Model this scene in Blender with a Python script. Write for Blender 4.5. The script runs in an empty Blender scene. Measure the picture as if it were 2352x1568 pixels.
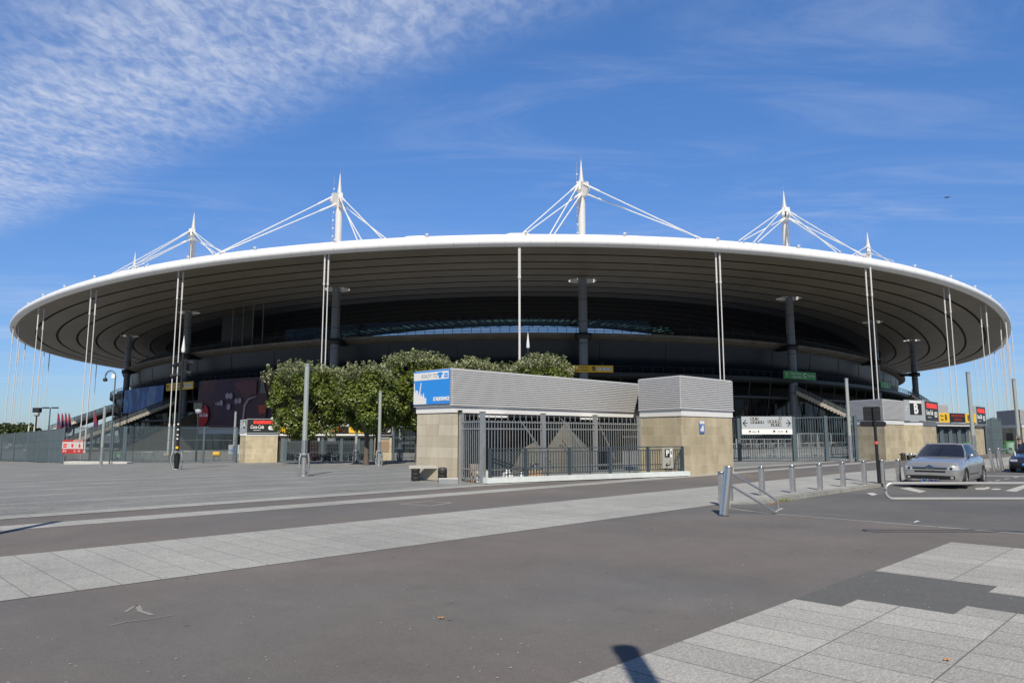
import bpy, bmesh, math, random
from mathutils import Vector, Matrix, noise
sin, cos, pi, R = math.sin, math.cos, math.pi, math.radians
scene = bpy.context.scene
COL = scene.collection
# ------------------------------------------------------------------ camera
FPX, CU, CV, H = 1650.0, 1176.0, 784.0, 1.67
PITCH = math.atan(213 / FPX)
cam = bpy.data.objects.new('camera', bpy.data.cameras.new('camera'))
COL.objects.link(cam); scene.camera = cam
cam.location = (0, 0, H); cam.rotation_euler = (pi / 2 + PITCH, 0, 0)
cam.data.sensor_width = 36; cam.data.lens = 36 * FPX / 2352
cam.data.clip_start = .05; cam.data.clip_end = 9000
# ------------------------------------------------------------------ world
SUN_EL = R(44)
W = bpy.data.worlds.new('World'); scene.world = W; W.use_nodes = True
nt = W.node_tree; N = nt.nodes; L = nt.links
bg = N['Background']; bg.inputs['Strength'].default_value = .115
sky = N.new('ShaderNodeTexSky'); sky.sky_type = 'NISHITA'; sky.sun_disc = False
sky.sun_elevation = SUN_EL; sky.sun_rotation = R(180); sky.air_density = 1.0; sky.dust_density = .35; sky.ozone_density = 2.2
def wm(op, a, b=None, c=None):
    n = N.new('ShaderNodeMath'); n.operation = op
    for i, x in enumerate((a, b, c)):
        if x is None: continue
        if isinstance(x, (int, float)): n.inputs[i].default_value = x
        else: L.new(x, n.inputs[i])
    return n.outputs[0]
def ramp(fac, pts):
    n = N.new('ShaderNodeMapRange'); n.interpolation_type = 'SMOOTHSTEP'
    L.new(fac, n.inputs[0]); n.inputs[1].default_value, n.inputs[2].default_value = pts
    return n.outputs[0]
tc = N.new('ShaderNodeTexCoord'); sp = N.new('ShaderNodeSeparateXYZ'); L.new(tc.outputs['Generated'], sp.inputs[0])
zc = wm('MAXIMUM', sp.outputs[2], .03)
px, py = wm('DIVIDE', sp.outputs[0], zc), wm('DIVIDE', sp.outputs[1], zc)
cb = N.new('ShaderNodeCombineXYZ'); L.new(px, cb.inputs[0]); L.new(py, cb.inputs[1])
def wnoise(scale, detail, rough, sc=(1, 1, 1), rot=0, dist=0):
    mp = N.new('ShaderNodeMapping'); mp.inputs['Scale'].default_value = sc; mp.inputs['Rotation'].default_value = (0, 0, rot)
    L.new(cb.outputs[0], mp.inputs[0])
    t = N.new('ShaderNodeTexNoise'); L.new(mp.outputs[0], t.inputs['Vector'])
    t.inputs['Scale'].default_value = scale; t.inputs['Detail'].default_value = detail; t.inputs['Roughness'].default_value = rough
    t.inputs['Distortion'].default_value = dist
    return t.outputs[0]
# altocumulus bank: lies this side of a line in the cloud plane
big = wnoise(1.3, 3, .5)
cc = wm('ADD', wm('ADD', wm('MULTIPLY', px, .578), wm('MULTIPLY', py, .816)), wm('MULTIPLY', wm('SUBTRACT', big, .5), .35))
edge = ramp(cc, (1.50, 1.05)); near = ramp(cc, (.42, .85))
puff = ramp(wnoise(21, 4, .6, (1.2, .85, 1), R(-30), .4), (.28, .74))
blotch = ramp(wnoise(3.2, 4, .6), (.3, .68))
dens = wm('MULTIPLY', wm('MULTIPLY', wm('MULTIPLY', edge, near), 1.15), wm('ADD', wm('MULTIPLY', puff, .36), wm('ADD', .12, wm('MULTIPLY', wm('MULTIPLY', blotch, .42), wm('ADD', wm('MULTIPLY', puff, .4), .6)))))
# thin cirrus veils
cir = ramp(wnoise(1.1, 8, .66, (.6, 1.7, 1), R(24), 1.2), (.44, .78))
cir2 = ramp(wnoise(.5, 8, .62, (.35, 1.0, 1), R(8), .8), (.42, .74))
cirz = ramp(wnoise(.35, 3, .5), (.38, .62))
veil = wm('ADD', wm('MULTIPLY', wm('MULTIPLY', cir, .22), wm('ADD', cirz, .25)), wm('MULTIPLY', wm('MULTIPLY', cir2, .42), ramp(py, (2.2, 6.5))))
cl = wm('MINIMUM', wm('ADD', wm('MULTIPLY', dens, .78), veil), .85)
cl = wm('MULTIPLY', cl, ramp(sp.outputs[2], (.02, .12)))
tn = N.new('ShaderNodeMix'); tn.data_type = 'RGBA'; tn.inputs['A'].default_value = (.50, .66, .96, 1); tn.inputs['B'].default_value = (.64, 1.02, 1.46, 1)
L.new(ramp(sp.outputs[2], (-.02, .60)), tn.inputs['Factor'])
hs = N.new('ShaderNodeVectorMath'); hs.operation = 'MULTIPLY'; L.new(sky.outputs[0], hs.inputs[0]); L.new(tn.outputs['Result'], hs.inputs[1])
mx = N.new('ShaderNodeMix'); mx.data_type = 'RGBA'; L.new(cl, mx.inputs['Factor']); L.new(hs.outputs[0], mx.inputs['A'])
mx.inputs['B'].default_value = (5.6, 6.1, 7.3, 1)
fill_dim = wm('MULTIPLY', wm('SUBTRACT', 1.0, wm('MULTIPLY', ramp(sp.outputs[2], (.58, .85)), .55)), wm('SUBTRACT', 1.0, wm('MULTIPLY', ramp(sp.outputs[1], (.15, -.35)), .62)))  # unseen sky overhead and behind the camera dimmed to cut ambient fill
dm = N.new('ShaderNodeVectorMath'); dm.operation = 'SCALE'; L.new(mx.outputs['Result'], dm.inputs[0]); L.new(fill_dim, dm.inputs['Scale'])
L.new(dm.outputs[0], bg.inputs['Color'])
# ------------------------------------------------------------------ sun
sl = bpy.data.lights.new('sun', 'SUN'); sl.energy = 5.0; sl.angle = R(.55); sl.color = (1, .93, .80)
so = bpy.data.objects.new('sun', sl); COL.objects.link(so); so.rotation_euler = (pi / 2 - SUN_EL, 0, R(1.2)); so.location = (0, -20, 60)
scene.view_settings.view_transform = 'Standard'; scene.view_settings.look = 'None'
scene.view_settings.exposure = 0; scene.view_settings.gamma = 1
scene.render.resolution_x, scene.render.resolution_y = 1024, 682
scene.render.engine = 'CYCLES'
scene.cycles.max_bounces = 6; scene.cycles.diffuse_bounces = 4; scene.cycles.transparent_max_bounces = 12
# ------------------------------------------------------------------ pixel helpers (photo measured at 2352 x 1568)
def ray(u, v):
    a = (u - CU) / FPX; b = (CV - v) / FPX
    return Vector((a, cos(PITCH) - b * sin(PITCH), sin(PITCH) + b * cos(PITCH)))
def PZ(u, v, z):
    r = ray(u, v); return Vector((0, 0, H)) + r * ((z - H) / r.z)
def at(u, v, y):
    r = ray(u, v); return Vector((0, 0, H)) + r * (y / r.y)
def proj(P):
    z = P[2] - H; d = P[1] * cos(PITCH) + z * sin(PITCH); w = -P[1] * sin(PITCH) + z * cos(PITCH)
    return CU + FPX * P[0] / d, CV - FPX * w / d
S2 = math.sqrt(.5)
def gz(x, y):
    q = (y - x) * S2
    return -.021 * (min(max(q, 20), 105) - 20)
def G(u, v):
    z = 0
    for _ in range(25):
        p = PZ(u, v, z); z = .5 * z + .5 * gz(p.x, p.y)
    return Vector((p.x, p.y, gz(p.x, p.y)))
# ------------------------------------------------------------------ object helpers
def link(o, parent=None):
    COL.objects.link(o)
    if parent is not None: o.parent = parent
    return o
def tag(o, label=None, cat=None, group=None, kind=None):
    if label: o['label'] = label
    if cat: o['category'] = cat
    if group: o['group'] = group
    if kind: o['kind'] = kind
    return o
def thing(name, label, cat, loc=(0, 0, 0), rz=0, group=None):
    o = bpy.data.objects.new(name, None); o.empty_display_size = .3
    link(o); o.location = loc; o.rotation_euler = (0, 0, rz)
    return tag(o, label, cat, group)
def kids(o): return [c for c in bpy.data.objects if c.parent == o]
def dup(o, loc=None, rz=None, label=None, parent=None, km=None):
    if km is None:
        km = {}
        for c in bpy.data.objects:
            if c.parent: km.setdefault(c.parent, []).append(c)
    c = o.copy(); link(c, parent)
    if loc is not None: c.location = loc
    if rz is not None: c.rotation_euler = (0, 0, rz)
    if label: c['label'] = label
    for k in km.get(o, []): dup(k, parent=c, km=km)
    return c
class MB:
    def __init__(s): s.v = []; s.f = []; s.m = []; s.sm = []; s.cur = 0; s.smooth = False
    def add(s, vs, fs):
        b = len(s.v); s.v += [tuple(v) for v in vs]
        for f in fs: s.f.append([b + i for i in f]); s.m.append(s.cur); s.sm.append(s.smooth)
        return s
    def box(s, x0, x1, y0, y1, z0, z1):
        return s.add([(x, y, z) for z in (z0, z1) for y in (y0, y1) for x in (x0, x1)],
                     [(0, 2, 3, 1), (4, 5, 7, 6), (0, 1, 5, 4), (2, 6, 7, 3), (0, 4, 6, 2), (1, 3, 7, 5)])
    def bar(s, a, b, w, h=None, up=(0, 0, 1)):
        a, b = Vector(a), Vector(b); d = (b - a).normalized(); u = Vector(up)
        if abs(d.dot(u)) > .98: u = Vector((1, 0, 0))
        x = d.cross(u).normalized(); y = x.cross(d).normalized(); h = w if h is None else h
        vs = [p + x * i * w / 2 + y * j * h / 2 for p in (a, b) for j in (-1, 1) for i in (-1, 1)]
        return s.add(vs, [(0, 2, 3, 1), (4, 5, 7, 6), (0, 1, 5, 4), (2, 6, 7, 3), (0, 4, 6, 2), (1, 3, 7, 5)])
    def quad(s, *p): return s.add(p, [tuple(range(len(p)))])
    def cyl(s, a, b, r0, r1=None, n=12, cap=True):
        a, b = Vector(a), Vector(b); r1 = r0 if r1 is None else r1
        d = (b - a).normalized(); u = Vector((0, 0, 1)) if abs(d.z) < .9 else Vector((1, 0, 0))
        x = d.cross(u).normalized(); y = d.cross(x)
        vs = [p + (x * cos(2 * pi * i / n) + y * sin(2 * pi * i / n)) * r for p, r in ((a, r0), (b, r1)) for i in range(n)]
        sm = s.smooth; s.smooth = True
        s.add(vs, [(i, (i + 1) % n, n + (i + 1) % n, n + i) for i in range(n)]); s.smooth = sm
        if cap: s.add(vs[:n], [tuple(range(n))[::-1]]); s.add(vs[n:], [tuple(range(n))])
        return s
    def lathe(s, c, prof, n=16):
        c = Vector(c); vs = []
        for r, z in prof:
            for i in range(n): vs.append(c + Vector((r * cos(2 * pi * i / n), r * sin(2 * pi * i / n), z)))
        sm = s.smooth; s.smooth = True
        s.add(vs, [(k * n + i, k * n + (i + 1) % n, (k + 1) * n + (i + 1) % n, (k + 1) * n + i) for k in range(len(prof) - 1) for i in range(n)])
        s.smooth = sm
        return s
    def tube(s, pts, r, n=8, closed=False):
        pts = [Vector(p) for p in pts]; vs = []; m = len(pts); up = Vector((0, 0, 1))
        for i, p in enumerate(pts):
            a = pts[i - 1] if (i or closed) else p; b = pts[(i + 1) % m] if (i < m - 1 or closed) else p
            d = (b - a).normalized(); x = d.cross(up)
            if x.length < .05: x = d.cross(Vector((1, 0, 0)))
            x.normalize(); y = x.cross(d)
            rr = r[i] if isinstance(r, (list, tuple)) else r
            vs += [p + (x * cos(2 * pi * k / n) + y * sin(2 * pi * k / n)) * rr for k in range(n)]
        fs = [(i * n + k, i * n + (k + 1) % n, ((i + 1) % m) * n + (k + 1) % n, ((i + 1) % m) * n + k) for i in range(m if closed else m - 1) for k in range(n)]
        sm = s.smooth; s.smooth = True; s.add(vs, fs); s.smooth = sm
        if not closed: s.add(vs[:n], [tuple(range(n))[::-1]]); s.add(vs[-n:], [tuple(range(n))])
        return s
    def prism(s, poly, z0, z1):
        n = len(poly)
        return s.add([(p[0], p[1], z0) for p in poly] + [(p[0], p[1], z1) for p in poly],
                     [tuple(range(n))[::-1], tuple(range(n, 2 * n))] + [(i, (i + 1) % n, n + (i + 1) % n, n + i) for i in range(n)])
    def xz(s, poly, y0, y1):     # outline in the x-z plane with thickness along y
        n = len(poly)
        return s.add([(p[0], y0, p[1]) for p in poly] + [(p[0], y1, p[1]) for p in poly],
                     [tuple(range(n)), tuple(range(n, 2 * n))[::-1]] + [(i, n + i, n + (i + 1) % n, (i + 1) % n) for i in range(n)])
    def build(s, name, mat, parent=None, bevel=0, fixn=True):
        me = bpy.data.meshes.new(name); me.from_pydata(s.v, [], s.f)
        mats = mat if isinstance(mat, (list, tuple)) else [mat]
        for m in mats: me.materials.append(m)
        me.polygons.foreach_set('material_index', s.m); me.polygons.foreach_set('use_smooth', s.sm)
        if fixn:
            bm = bmesh.new(); bm.from_mesh(me); bmesh.ops.recalc_face_normals(bm, faces=bm.faces)
            bm.to_mesh(me); bm.free()
        me.update()
        o = bpy.data.objects.new(name, me); link(o, parent)
        if bevel:
            b = o.modifiers.new('bevel', 'BEVEL'); b.width = bevel; b.segments = 2; b.limit_method = 'ANGLE'
        return o
def part(name, mat, parent, fn, **k):
    m = MB(); fn(m); return m.build(name, mat, parent, **k)
def text(parent, s, size, loc, mat, name='lettering', rz=0, xs=1.0, shear=0, align='CENTER', sp_=1.0, bold=.0, ext=.006):
    cu = bpy.data.curves.new(name, 'FONT'); cu.body = s; cu.size = size; cu.align_x = align; cu.align_y = 'CENTER'
    cu.shear = shear; cu.space_character = sp_; cu.offset = bold; cu.extrude = ext; cu.resolution_u = 3
    t = bpy.data.objects.new(name, cu); COL.objects.link(t)
    dg = bpy.context.evaluated_depsgraph_get(); me = bpy.data.meshes.new_from_object(t.evaluated_get(dg))
    bpy.data.objects.remove(t); bpy.data.curves.remove(cu)
    me.transform(Matrix.Translation(loc) @ Matrix.Rotation(rz, 4, 'Z') @ Matrix.Rotation(pi / 2, 4, 'X') @ Matrix.Diagonal((xs, 1, 1, 1)))
    me.materials.clear(); me.materials.append(mat); me.name = name
    o = bpy.data.objects.new(name, me); return link(o, parent)
def bool_cut(o, cutter):
    m = o.modifiers.new('cut', 'BOOLEAN'); m.operation = 'DIFFERENCE'; m.object = cutter; m.solver = 'EXACT'
    dg = bpy.context.evaluated_depsgraph_get(); me = bpy.data.meshes.new_from_object(o.evaluated_get(dg))
    o.modifiers.clear(); old = o.data; o.data = me; me.name = o.name
    bpy.data.objects.remove(cutter)
# ------------------------------------------------------------------ materials
MATS = {}
def mat(name, col, rough=.6, metal=0, spec=.5, var=0, vs=3, bump=0, bs=40, emit=None, es=1, alpha=1, coat=0, trans=0, stretch=None):
    if name in MATS: return MATS[name]
    m = bpy.data.materials.new(name); m.use_nodes = True; n = m.node_tree.nodes; l = m.node_tree.links
    b = n['Principled BSDF']; b.inputs['Base Color'].default_value = (*col, 1); b.inputs['Roughness'].default_value = rough
    b.inputs['Metallic'].default_value = metal; b.inputs['Specular IOR Level'].default_value = spec
    b.inputs['Alpha'].default_value = alpha; b.inputs['Coat Weight'].default_value = coat; b.inputs['Transmission Weight'].default_value = trans
    if emit: b.inputs['Emission Color'].default_value = (*emit, 1); b.inputs['Emission Strength'].default_value = es
    if var or bump:
        tc = n.new('ShaderNodeTexCoord'); src = tc.outputs['Object']
        if stretch:
            mp = n.new('ShaderNodeMapping'); mp.inputs['Scale'].default_value = stretch; l.new(src, mp.inputs[0]); src = mp.outputs[0]
    if var:
        t = n.new('ShaderNodeTexNoise'); t.inputs['Scale'].default_value = vs; t.inputs['Detail'].default_value = 6; t.inputs['Roughness'].default_value = .65
        l.new(src, t.inputs['Vector'])
        mr = n.new('ShaderNodeMapRange'); mr.inputs[1].default_value = .25; mr.inputs[2].default_value = .75; mr.inputs[3].default_value = 1 - var; mr.inputs[4].default_value = 1 + var
        l.new(t.outputs[0], mr.inputs[0])
        mm = n.new('ShaderNodeVectorMath'); mm.operation = 'SCALE'; mm.inputs[0].default_value = col; l.new(mr.outputs[0], mm.inputs['Scale'])
        l.new(mm.outputs[0], b.inputs['Base Color'])
    if bump:
        t2 = n.new('ShaderNodeTexNoise'); t2.inputs['Scale'].default_value = bs; t2.inputs['Detail'].default_value = 4; l.new(src, t2.inputs['Vector'])
        bp = n.new('ShaderNodeBump'); bp.inputs['Strength'].default_value = bump; bp.inputs['Distance'].default_value = .02
        l.new(t2.outputs[0], bp.inputs['Height']); l.new(bp.outputs[0], b.inputs['Normal'])
    MATS[name] = m; return m
def ground_mat(name, base, kind='asphalt', tint=None, bw=.9, bh=.45, off=0, mortar=.012, rough=.85, big=.18, sx=0, sy=0, stripes=None, tilevar=.10):
    m = bpy.data.materials.new(name); m.use_nodes = True; n = m.node_tree.nodes; l = m.node_tree.links
    b = n['Principled BSDF']; b.inputs['Roughness'].default_value = rough; b.inputs['Specular IOR Level'].default_value = .3
    tc = n.new('ShaderNodeTexCoord'); O = tc.outputs['Object']
    def noi(scale, det=5, ro=.6, st=None):
        src = O
        if st:
            mp = n.new('ShaderNodeMapping'); mp.inputs['Scale'].default_value = st; l.new(O, mp.inputs[0]); src = mp.outputs[0]
        t = n.new('ShaderNodeTexNoise'); t.inputs['Scale'].default_value = scale; t.inputs['Detail'].default_value = det; t.inputs['Roughness'].default_value = ro
        l.new(src, t.inputs['Vector']); return t.outputs[0]
    def mr(x, a, b_, c, d):
        t = n.new('ShaderNodeMapRange'); l.new(x, t.inputs[0])
        for i, q in enumerate((a, b_, c, d)): t.inputs[i + 1].default_value = q
        return t.outputs[0]
    def mul(x, y):
        t = n.new('ShaderNodeMath'); t.operation = 'MULTIPLY'; l.new(x, t.inputs[0])
        if isinstance(y, float): t.inputs[1].default_value = y
        else: l.new(y, t.inputs[1])
        return t.outputs[0]
    def mixc(f, a, b_):
        t = n.new('ShaderNodeMix'); t.data_type = 'RGBA'
        if isinstance(f, float): t.inputs['Factor'].default_value = f
        else: l.new(f, t.inputs['Factor'])
        for nm, q in (('A', a), ('B', b_)):
            if isinstance(q, tuple): t.inputs[nm].default_value = (*q, 1)
            else: l.new(q, t.inputs[nm])
        return t.outputs['Result']
    blot = mr(noi(.35, 6, .6), .3, .7, 1 - big, 1 + big)
    mid = mul(mr(noi(2.6, 6, .7, (1, .6, 1)), .3, .7, 1 - big * .55, 1 + big * .55), mr(noi(17, 5, .75), .3, .7, .90, 1.10))
    fine = mr(noi(95 if kind == 'asphalt' else 70, 3, .7), .32, .68, .66, 1.34)
    f = mul(mul(blot, mid), fine)
    if kind == 'asphalt':
        col = mixc(mr(noi(.16, 3, .5), .42, .62, 0, 1), base, tint or base)
        dark = mr(noi(1.1, 8, .76, (.5, 1, 1)), .58, .74, 1, .76); f = mul(f, dark)
        v = n.new('ShaderNodeTexVoronoi'); v.inputs['Scale'].default_value = 4.5; l.new(O, v.inputs['Vector'])
        spk = mr(v.outputs['Distance'], .03, .05, .8, 0)
        col = mixc(spk, col, (.42, .40, .37))
        v2 = n.new('ShaderNodeTexVoronoi'); v2.inputs['Scale'].default_value = 1.9; l.new(O, v2.inputs['Vector'])
        spk2 = mr(v2.outputs['Distance'], .03, .055, .8, 0)
        col = mixc(spk2, col, (.035, .035, .035))
        h = fine
    else:
        mp = n.new('ShaderNodeMapping'); mp.inputs['Location'].default_value = (sx, sy, 0); l.new(O, mp.inputs[0])
        br = n.new('ShaderNodeTexBrick'); l.new(mp.outputs[0], br.inputs['Vector']); br.inputs['Scale'].default_value = 1
        br.inputs['Brick Width'].default_value = bw; br.inputs['Row Height'].default_value = bh; br.offset = off; br.offset_frequency = 2
        br.inputs['Mortar Size'].default_value = mortar; br.inputs['Mortar Smooth'].default_value = .25; br.inputs['Bias'].default_value = 0
        lo = tuple(c * (1 - tilevar) for c in base); hi = tuple(c * (1 + tilevar) for c in base)
        br.inputs['Color1'].default_value = (*lo, 1); br.inputs['Color2'].default_value = (*hi, 1); br.inputs['Mortar'].default_value = (*[c * .42 for c in base], 1)
        col = br.outputs['Color']
        streak = mr(noi(14, 4, .7, (1.0, 3.5, 1)), .3, .7, .82, 1.18); f = mul(f, streak)
        h = fine
        if stripes:
            per, wd, o0, sc = stripes
            se = n.new('ShaderNodeSeparateXYZ'); l.new(O, se.inputs[0])
            a = n.new('ShaderNodeMath'); a.operation = 'SUBTRACT'; l.new(se.outputs[1], a.inputs[0]); a.inputs[1].default_value = o0
            d = n.new('ShaderNodeMath'); d.operation = 'DIVIDE'; l.new(a.outputs[0], d.inputs[0]); d.inputs[1].default_value = per
            fr = n.new('ShaderNodeMath'); fr.operation = 'FRACT'; l.new(d.outputs[0], fr.inputs[0])
            lt = n.new('ShaderNodeMath'); lt.operation = 'LESS_THAN'; l.new(fr.outputs[0], lt.inputs[0]); lt.inputs[1].default_value = wd / per
            sc_ = n.new('ShaderNodeVectorMath'); sc_.operation = 'SCALE'; sc_.inputs['Scale'].default_value = sc; l.new(col, sc_.inputs[0])
            col = mixc(lt.outputs[0], col, sc_.outputs[0])
    vm = n.new('ShaderNodeVectorMath'); vm.operation = 'SCALE'; l.new(col, vm.inputs[0]); l.new(f, vm.inputs['Scale'])
    l.new(vm.outputs[0], b.inputs['Base Color'])
    bp = n.new('ShaderNodeBump'); bp.inputs['Strength'].default_value = .25; bp.inputs['Distance'].default_value = .006
    l.new(h, bp.inputs['Height']); l.new(bp.outputs[0], b.inputs['Normal'])
    return m
def block_mat(name, c1, c2, bw, bh, mortar, mc, off=.5, rough=.8, var=.12, axis='xz', vs=1.2):
    """stone blocks / tiles laid in courses on upright walls (object space)"""
    m = bpy.data.materials.new(name); m.use_nodes = True; n = m.node_tree.nodes; l = m.node_tree.links
    b = n['Principled BSDF']; b.inputs['Roughness'].default_value = rough; b.inputs['Specular IOR Level'].default_value = .25
    tc = n.new('ShaderNodeTexCoord'); se = n.new('ShaderNodeSeparateXYZ'); l.new(tc.outputs['Object'], se.inputs[0])
    ad = n.new('ShaderNodeMath'); ad.operation = 'ADD'; l.new(se.outputs[0], ad.inputs[0]); l.new(se.outputs[1], ad.inputs[1])
    cb = n.new('ShaderNodeCombineXYZ'); l.new(ad.outputs[0], cb.inputs[0]); l.new(se.outputs[2], cb.inputs[1])
    br = n.new('ShaderNodeTexBrick'); l.new(cb.outputs[0], br.inputs['Vector']); br.inputs['Scale'].default_value = 1; br.offset = off
    br.inputs['Brick Width'].default_value = bw; br.inputs['Row Height'].default_value = bh; br.inputs['Mortar Size'].default_value = mortar
    br.inputs['Mortar Smooth'].default_value = .2
    br.inputs['Color1'].default_value = (*c1, 1); br.inputs['Color2'].default_value = (*c2, 1); br.inputs['Mortar'].default_value = (*mc, 1)
    t = n.new('ShaderNodeTexNoise'); t.inputs['Scale'].default_value = vs; t.inputs['Detail'].default_value = 7; t.inputs['Roughness'].default_value = .7
    mp = n.new('ShaderNodeMapping'); mp.inputs['Scale'].default_value = (1, 1, .45); l.new(tc.outputs['Object'], mp.inputs[0]); l.new(mp.outputs[0], t.inputs['Vector'])
    mr = n.new('ShaderNodeMapRange'); mr.inputs[1].default_value = .3; mr.inputs[2].default_value = .7; mr.inputs[3].default_value = 1 - var; mr.inputs[4].default_value = 1 + var; l.new(t.outputs[0], mr.inputs[0])
    vm = n.new('ShaderNodeVectorMath'); vm.operation = 'SCALE'; l.new(br.outputs['Color'], vm.inputs[0]); l.new(mr.outputs[0], vm.inputs['Scale'])
    l.new(vm.outputs[0], b.inputs['Base Color'])
    return m
M = dict(
    white=mat('white_paint', (.78, .78, .77), .45, var=.04, vs=.6),
    rim=mat('roof_rim_paint', (.86, .87, .90), .4),
    mastw=mat('mast_grey_white_paint', (.60, .60, .61), .4),
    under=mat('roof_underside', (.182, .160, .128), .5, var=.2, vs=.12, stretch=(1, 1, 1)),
    gap=mat('dark_gap', (.015, .013, .012), .8),
    black=mat('black_paint', (.012, .013, .015), .45),
    dark=mat('dark_steel', (.020, .024, .028), .5),
    clad=mat('charcoal_cladding', (.017, .029, .041), .4, var=.2, vs=.15),
    lip=mat('concrete_lip', (.17, .155, .13), .8, var=.35, vs=.3),
    column=mat('grey_column_paint', (.19, .21, .235), .35, var=.08),
    glassd=mat('dark_glazing', (.008, .012, .015), .12, spec=.6),
    screen=mat('glass_screen', (.02, .03, .05), .1, alpha=.6),
    teal=None,
    fence=mat('blue_grey_fence_paint', (.095, .13, .15), .45, metal=.2, var=.1, vs=2),
    fenced=mat('dark_railing_paint', (.05, .068, .085), .5),
    galv=mat('galvanised_steel', (.36, .38, .39), .42, metal=.45, var=.12, vs=8),
    steel=mat('brushed_stainless', (.72, .71, .70), .27, metal=.92, var=.06, vs=20),
    lampm=mat('lamp_column_glass', (.42, .46, .44), .3, metal=.25, var=.06, vs=3),
    concrete=mat('pale_concrete', (.50, .50, .48), .85, var=.18, vs=1.5, bump=.3),
    stairc=mat('stair_concrete', (.52, .49, .43), .85, var=.12, vs=.8),
    curbp=mat('painted_curb', (.62, .66, .67), .7, var=.12, vs=3),
    louvre=mat('louvre_metal', (.60, .60, .61), .45, metal=.1, var=.03, vs=1),
    backlouvre=mat('louvre_backing', (.05, .05, .05), .7),
    bark=mat('tree_bark', (.11, .09, .07), .9, var=.3, vs=6, bump=.6, bs=12),
    yellow=mat('yellow_sign', (.80, .50, .03), .5),
    red=mat('red_sign', (.72, .02, .02), .5),
    redled=mat('red_led_letters', (.8, .03, .02), .5, emit=(1, .04, .03), es=.9),
    dimled=mat('dim_led_letters', (.35, .03, .02), .5, emit=(1, .08, .03), es=.12),
    green=mat('green_sign', (.06, .30, .07), .5),
    blue=mat('blue_sign', (.03, .27, .78), .4),
    navy=mat('navy_lettering', (.02, .03, .12), .5),
    greyp=mat('grey_sign_panel', (.36, .39, .42), .5),
    binplastic=mat('green_bag', (.28, .45, .36), .4, var=.2, vs=8),
    card=mat('cardboard', (.42, .27, .15), .85, var=.2, vs=5),
    rubber=mat('black_rubber', (.02, .02, .02), .7),
)
M['stone'] = block_mat('sandstone_blocks', (.41, .35, .24), (.50, .435, .315), .62, .405, .010, (.52, .46, .34), .5, var=.22)
M['stonepale'] = block_mat('pale_stone_blocks', (.46, .41, .32), (.56, .51, .42), .75, .405, .008, (.36, .32, .25), .0, var=.14, vs=1.6)
M['tiles'] = block_mat('pale_wall_tiles', (.17, .16, .14), (.21, .20, .17), .30, .13, .012, (.22, .21, .19), .0, var=.08)

def teal_glass():
    m = bpy.data.materials.new('teal_roof_glass'); m.use_nodes = True; n = m.node_tree.nodes; l = m.node_tree.links
    tr = n.new('ShaderNodeBsdfTranslucent'); tr.inputs['Color'].default_value = (.07, .15, .14, 1); mx_ = n.new('ShaderNodeMixShader'); mx_.inputs[0].default_value = .8
    l.new(n['Principled BSDF'].outputs[0], mx_.inputs[1]); l.new(tr.outputs[0], mx_.inputs[2]); l.new(mx_.outputs[0], n['Material Output'].inputs[0])
    n['Principled BSDF'].inputs['Base Color'].default_value = (.2, .4, .38, 1); n['Principled BSDF'].inputs['Roughness'].default_value = .2; return m
M['teal'] = teal_glass()
# ================================================================== SETTING (built in a frame turned 45 degrees: x along the road, y across)
def PQ(o): o.rotation_euler = (0, 0, pi / 4); return o
def pq(x, y): return ((x + y) * S2, (-x + y) * S2)
def zq(q): return -.021 * (min(max(q, 20), 105) - 20)
def sheet(name, mat_, strips, lift=0.0, label=None):
    """strips: (q0,q1,p0,p1) rectangles that follow the fall of the ground"""
    m = MB()
    for q0, q1, p0, p1 in strips:
        cuts = [q0] + [c for c in (20, 105) if q0 < c < q1] + [q1]
        for a, b in zip(cuts, cuts[1:]):
            m.quad((p0, a, zq(a) + lift), (p1, a, zq(a) + lift), (p1, b, zq(b) + lift), (p0, b, zq(b) + lift))
    o = PQ(m.build(name, mat_)); return tag(o, kind='structure')
asph = ground_mat('asphalt_plaza', (.164, .147, .137), 'asphalt', tint=(.138, .134, .132), big=.12)
asph_road = ground_mat('asphalt_road', (.142, .138, .134), 'asphalt', tint=(.118, .118, .118), big=.12)
asph_patch = ground_mat('asphalt_patch', (.122, .122, .120), 'asphalt', big=.1)
slab1 = ground_mat('granite_slabs', (.35, .35, .335), 'slab', bw=.435, bh=.8, mortar=.006, big=.13, sx=.25, sy=.64 - .0, off=0, tilevar=.045)
slab2 = ground_mat('granite_slabs_near', (.37, .365, .345), 'slab', bw=.44, bh=.87, mortar=.007, big=.10, sx=-.12 + .56, sy=.13, off=0, tilevar=.10)
slab3 = ground_mat('plaza_slabs', (.222, .226, .222), 'slab', bw=.87, bh=.435, mortar=.008, big=.12, off=.5, stripes=(3.55, .75, 21.05, 1.20))
curbm = ground_mat('kerb_stone', (.30, .30, .28), 'slab', bw=1.0, bh=4, mortar=.012)
BIG = 2600
sheet('ground', asph, [(8.95, 17.4, -BIG, BIG), (-BIG, 8.95, -BIG, 15.0), (17.4, BIG, -BIG, BIG)])
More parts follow.
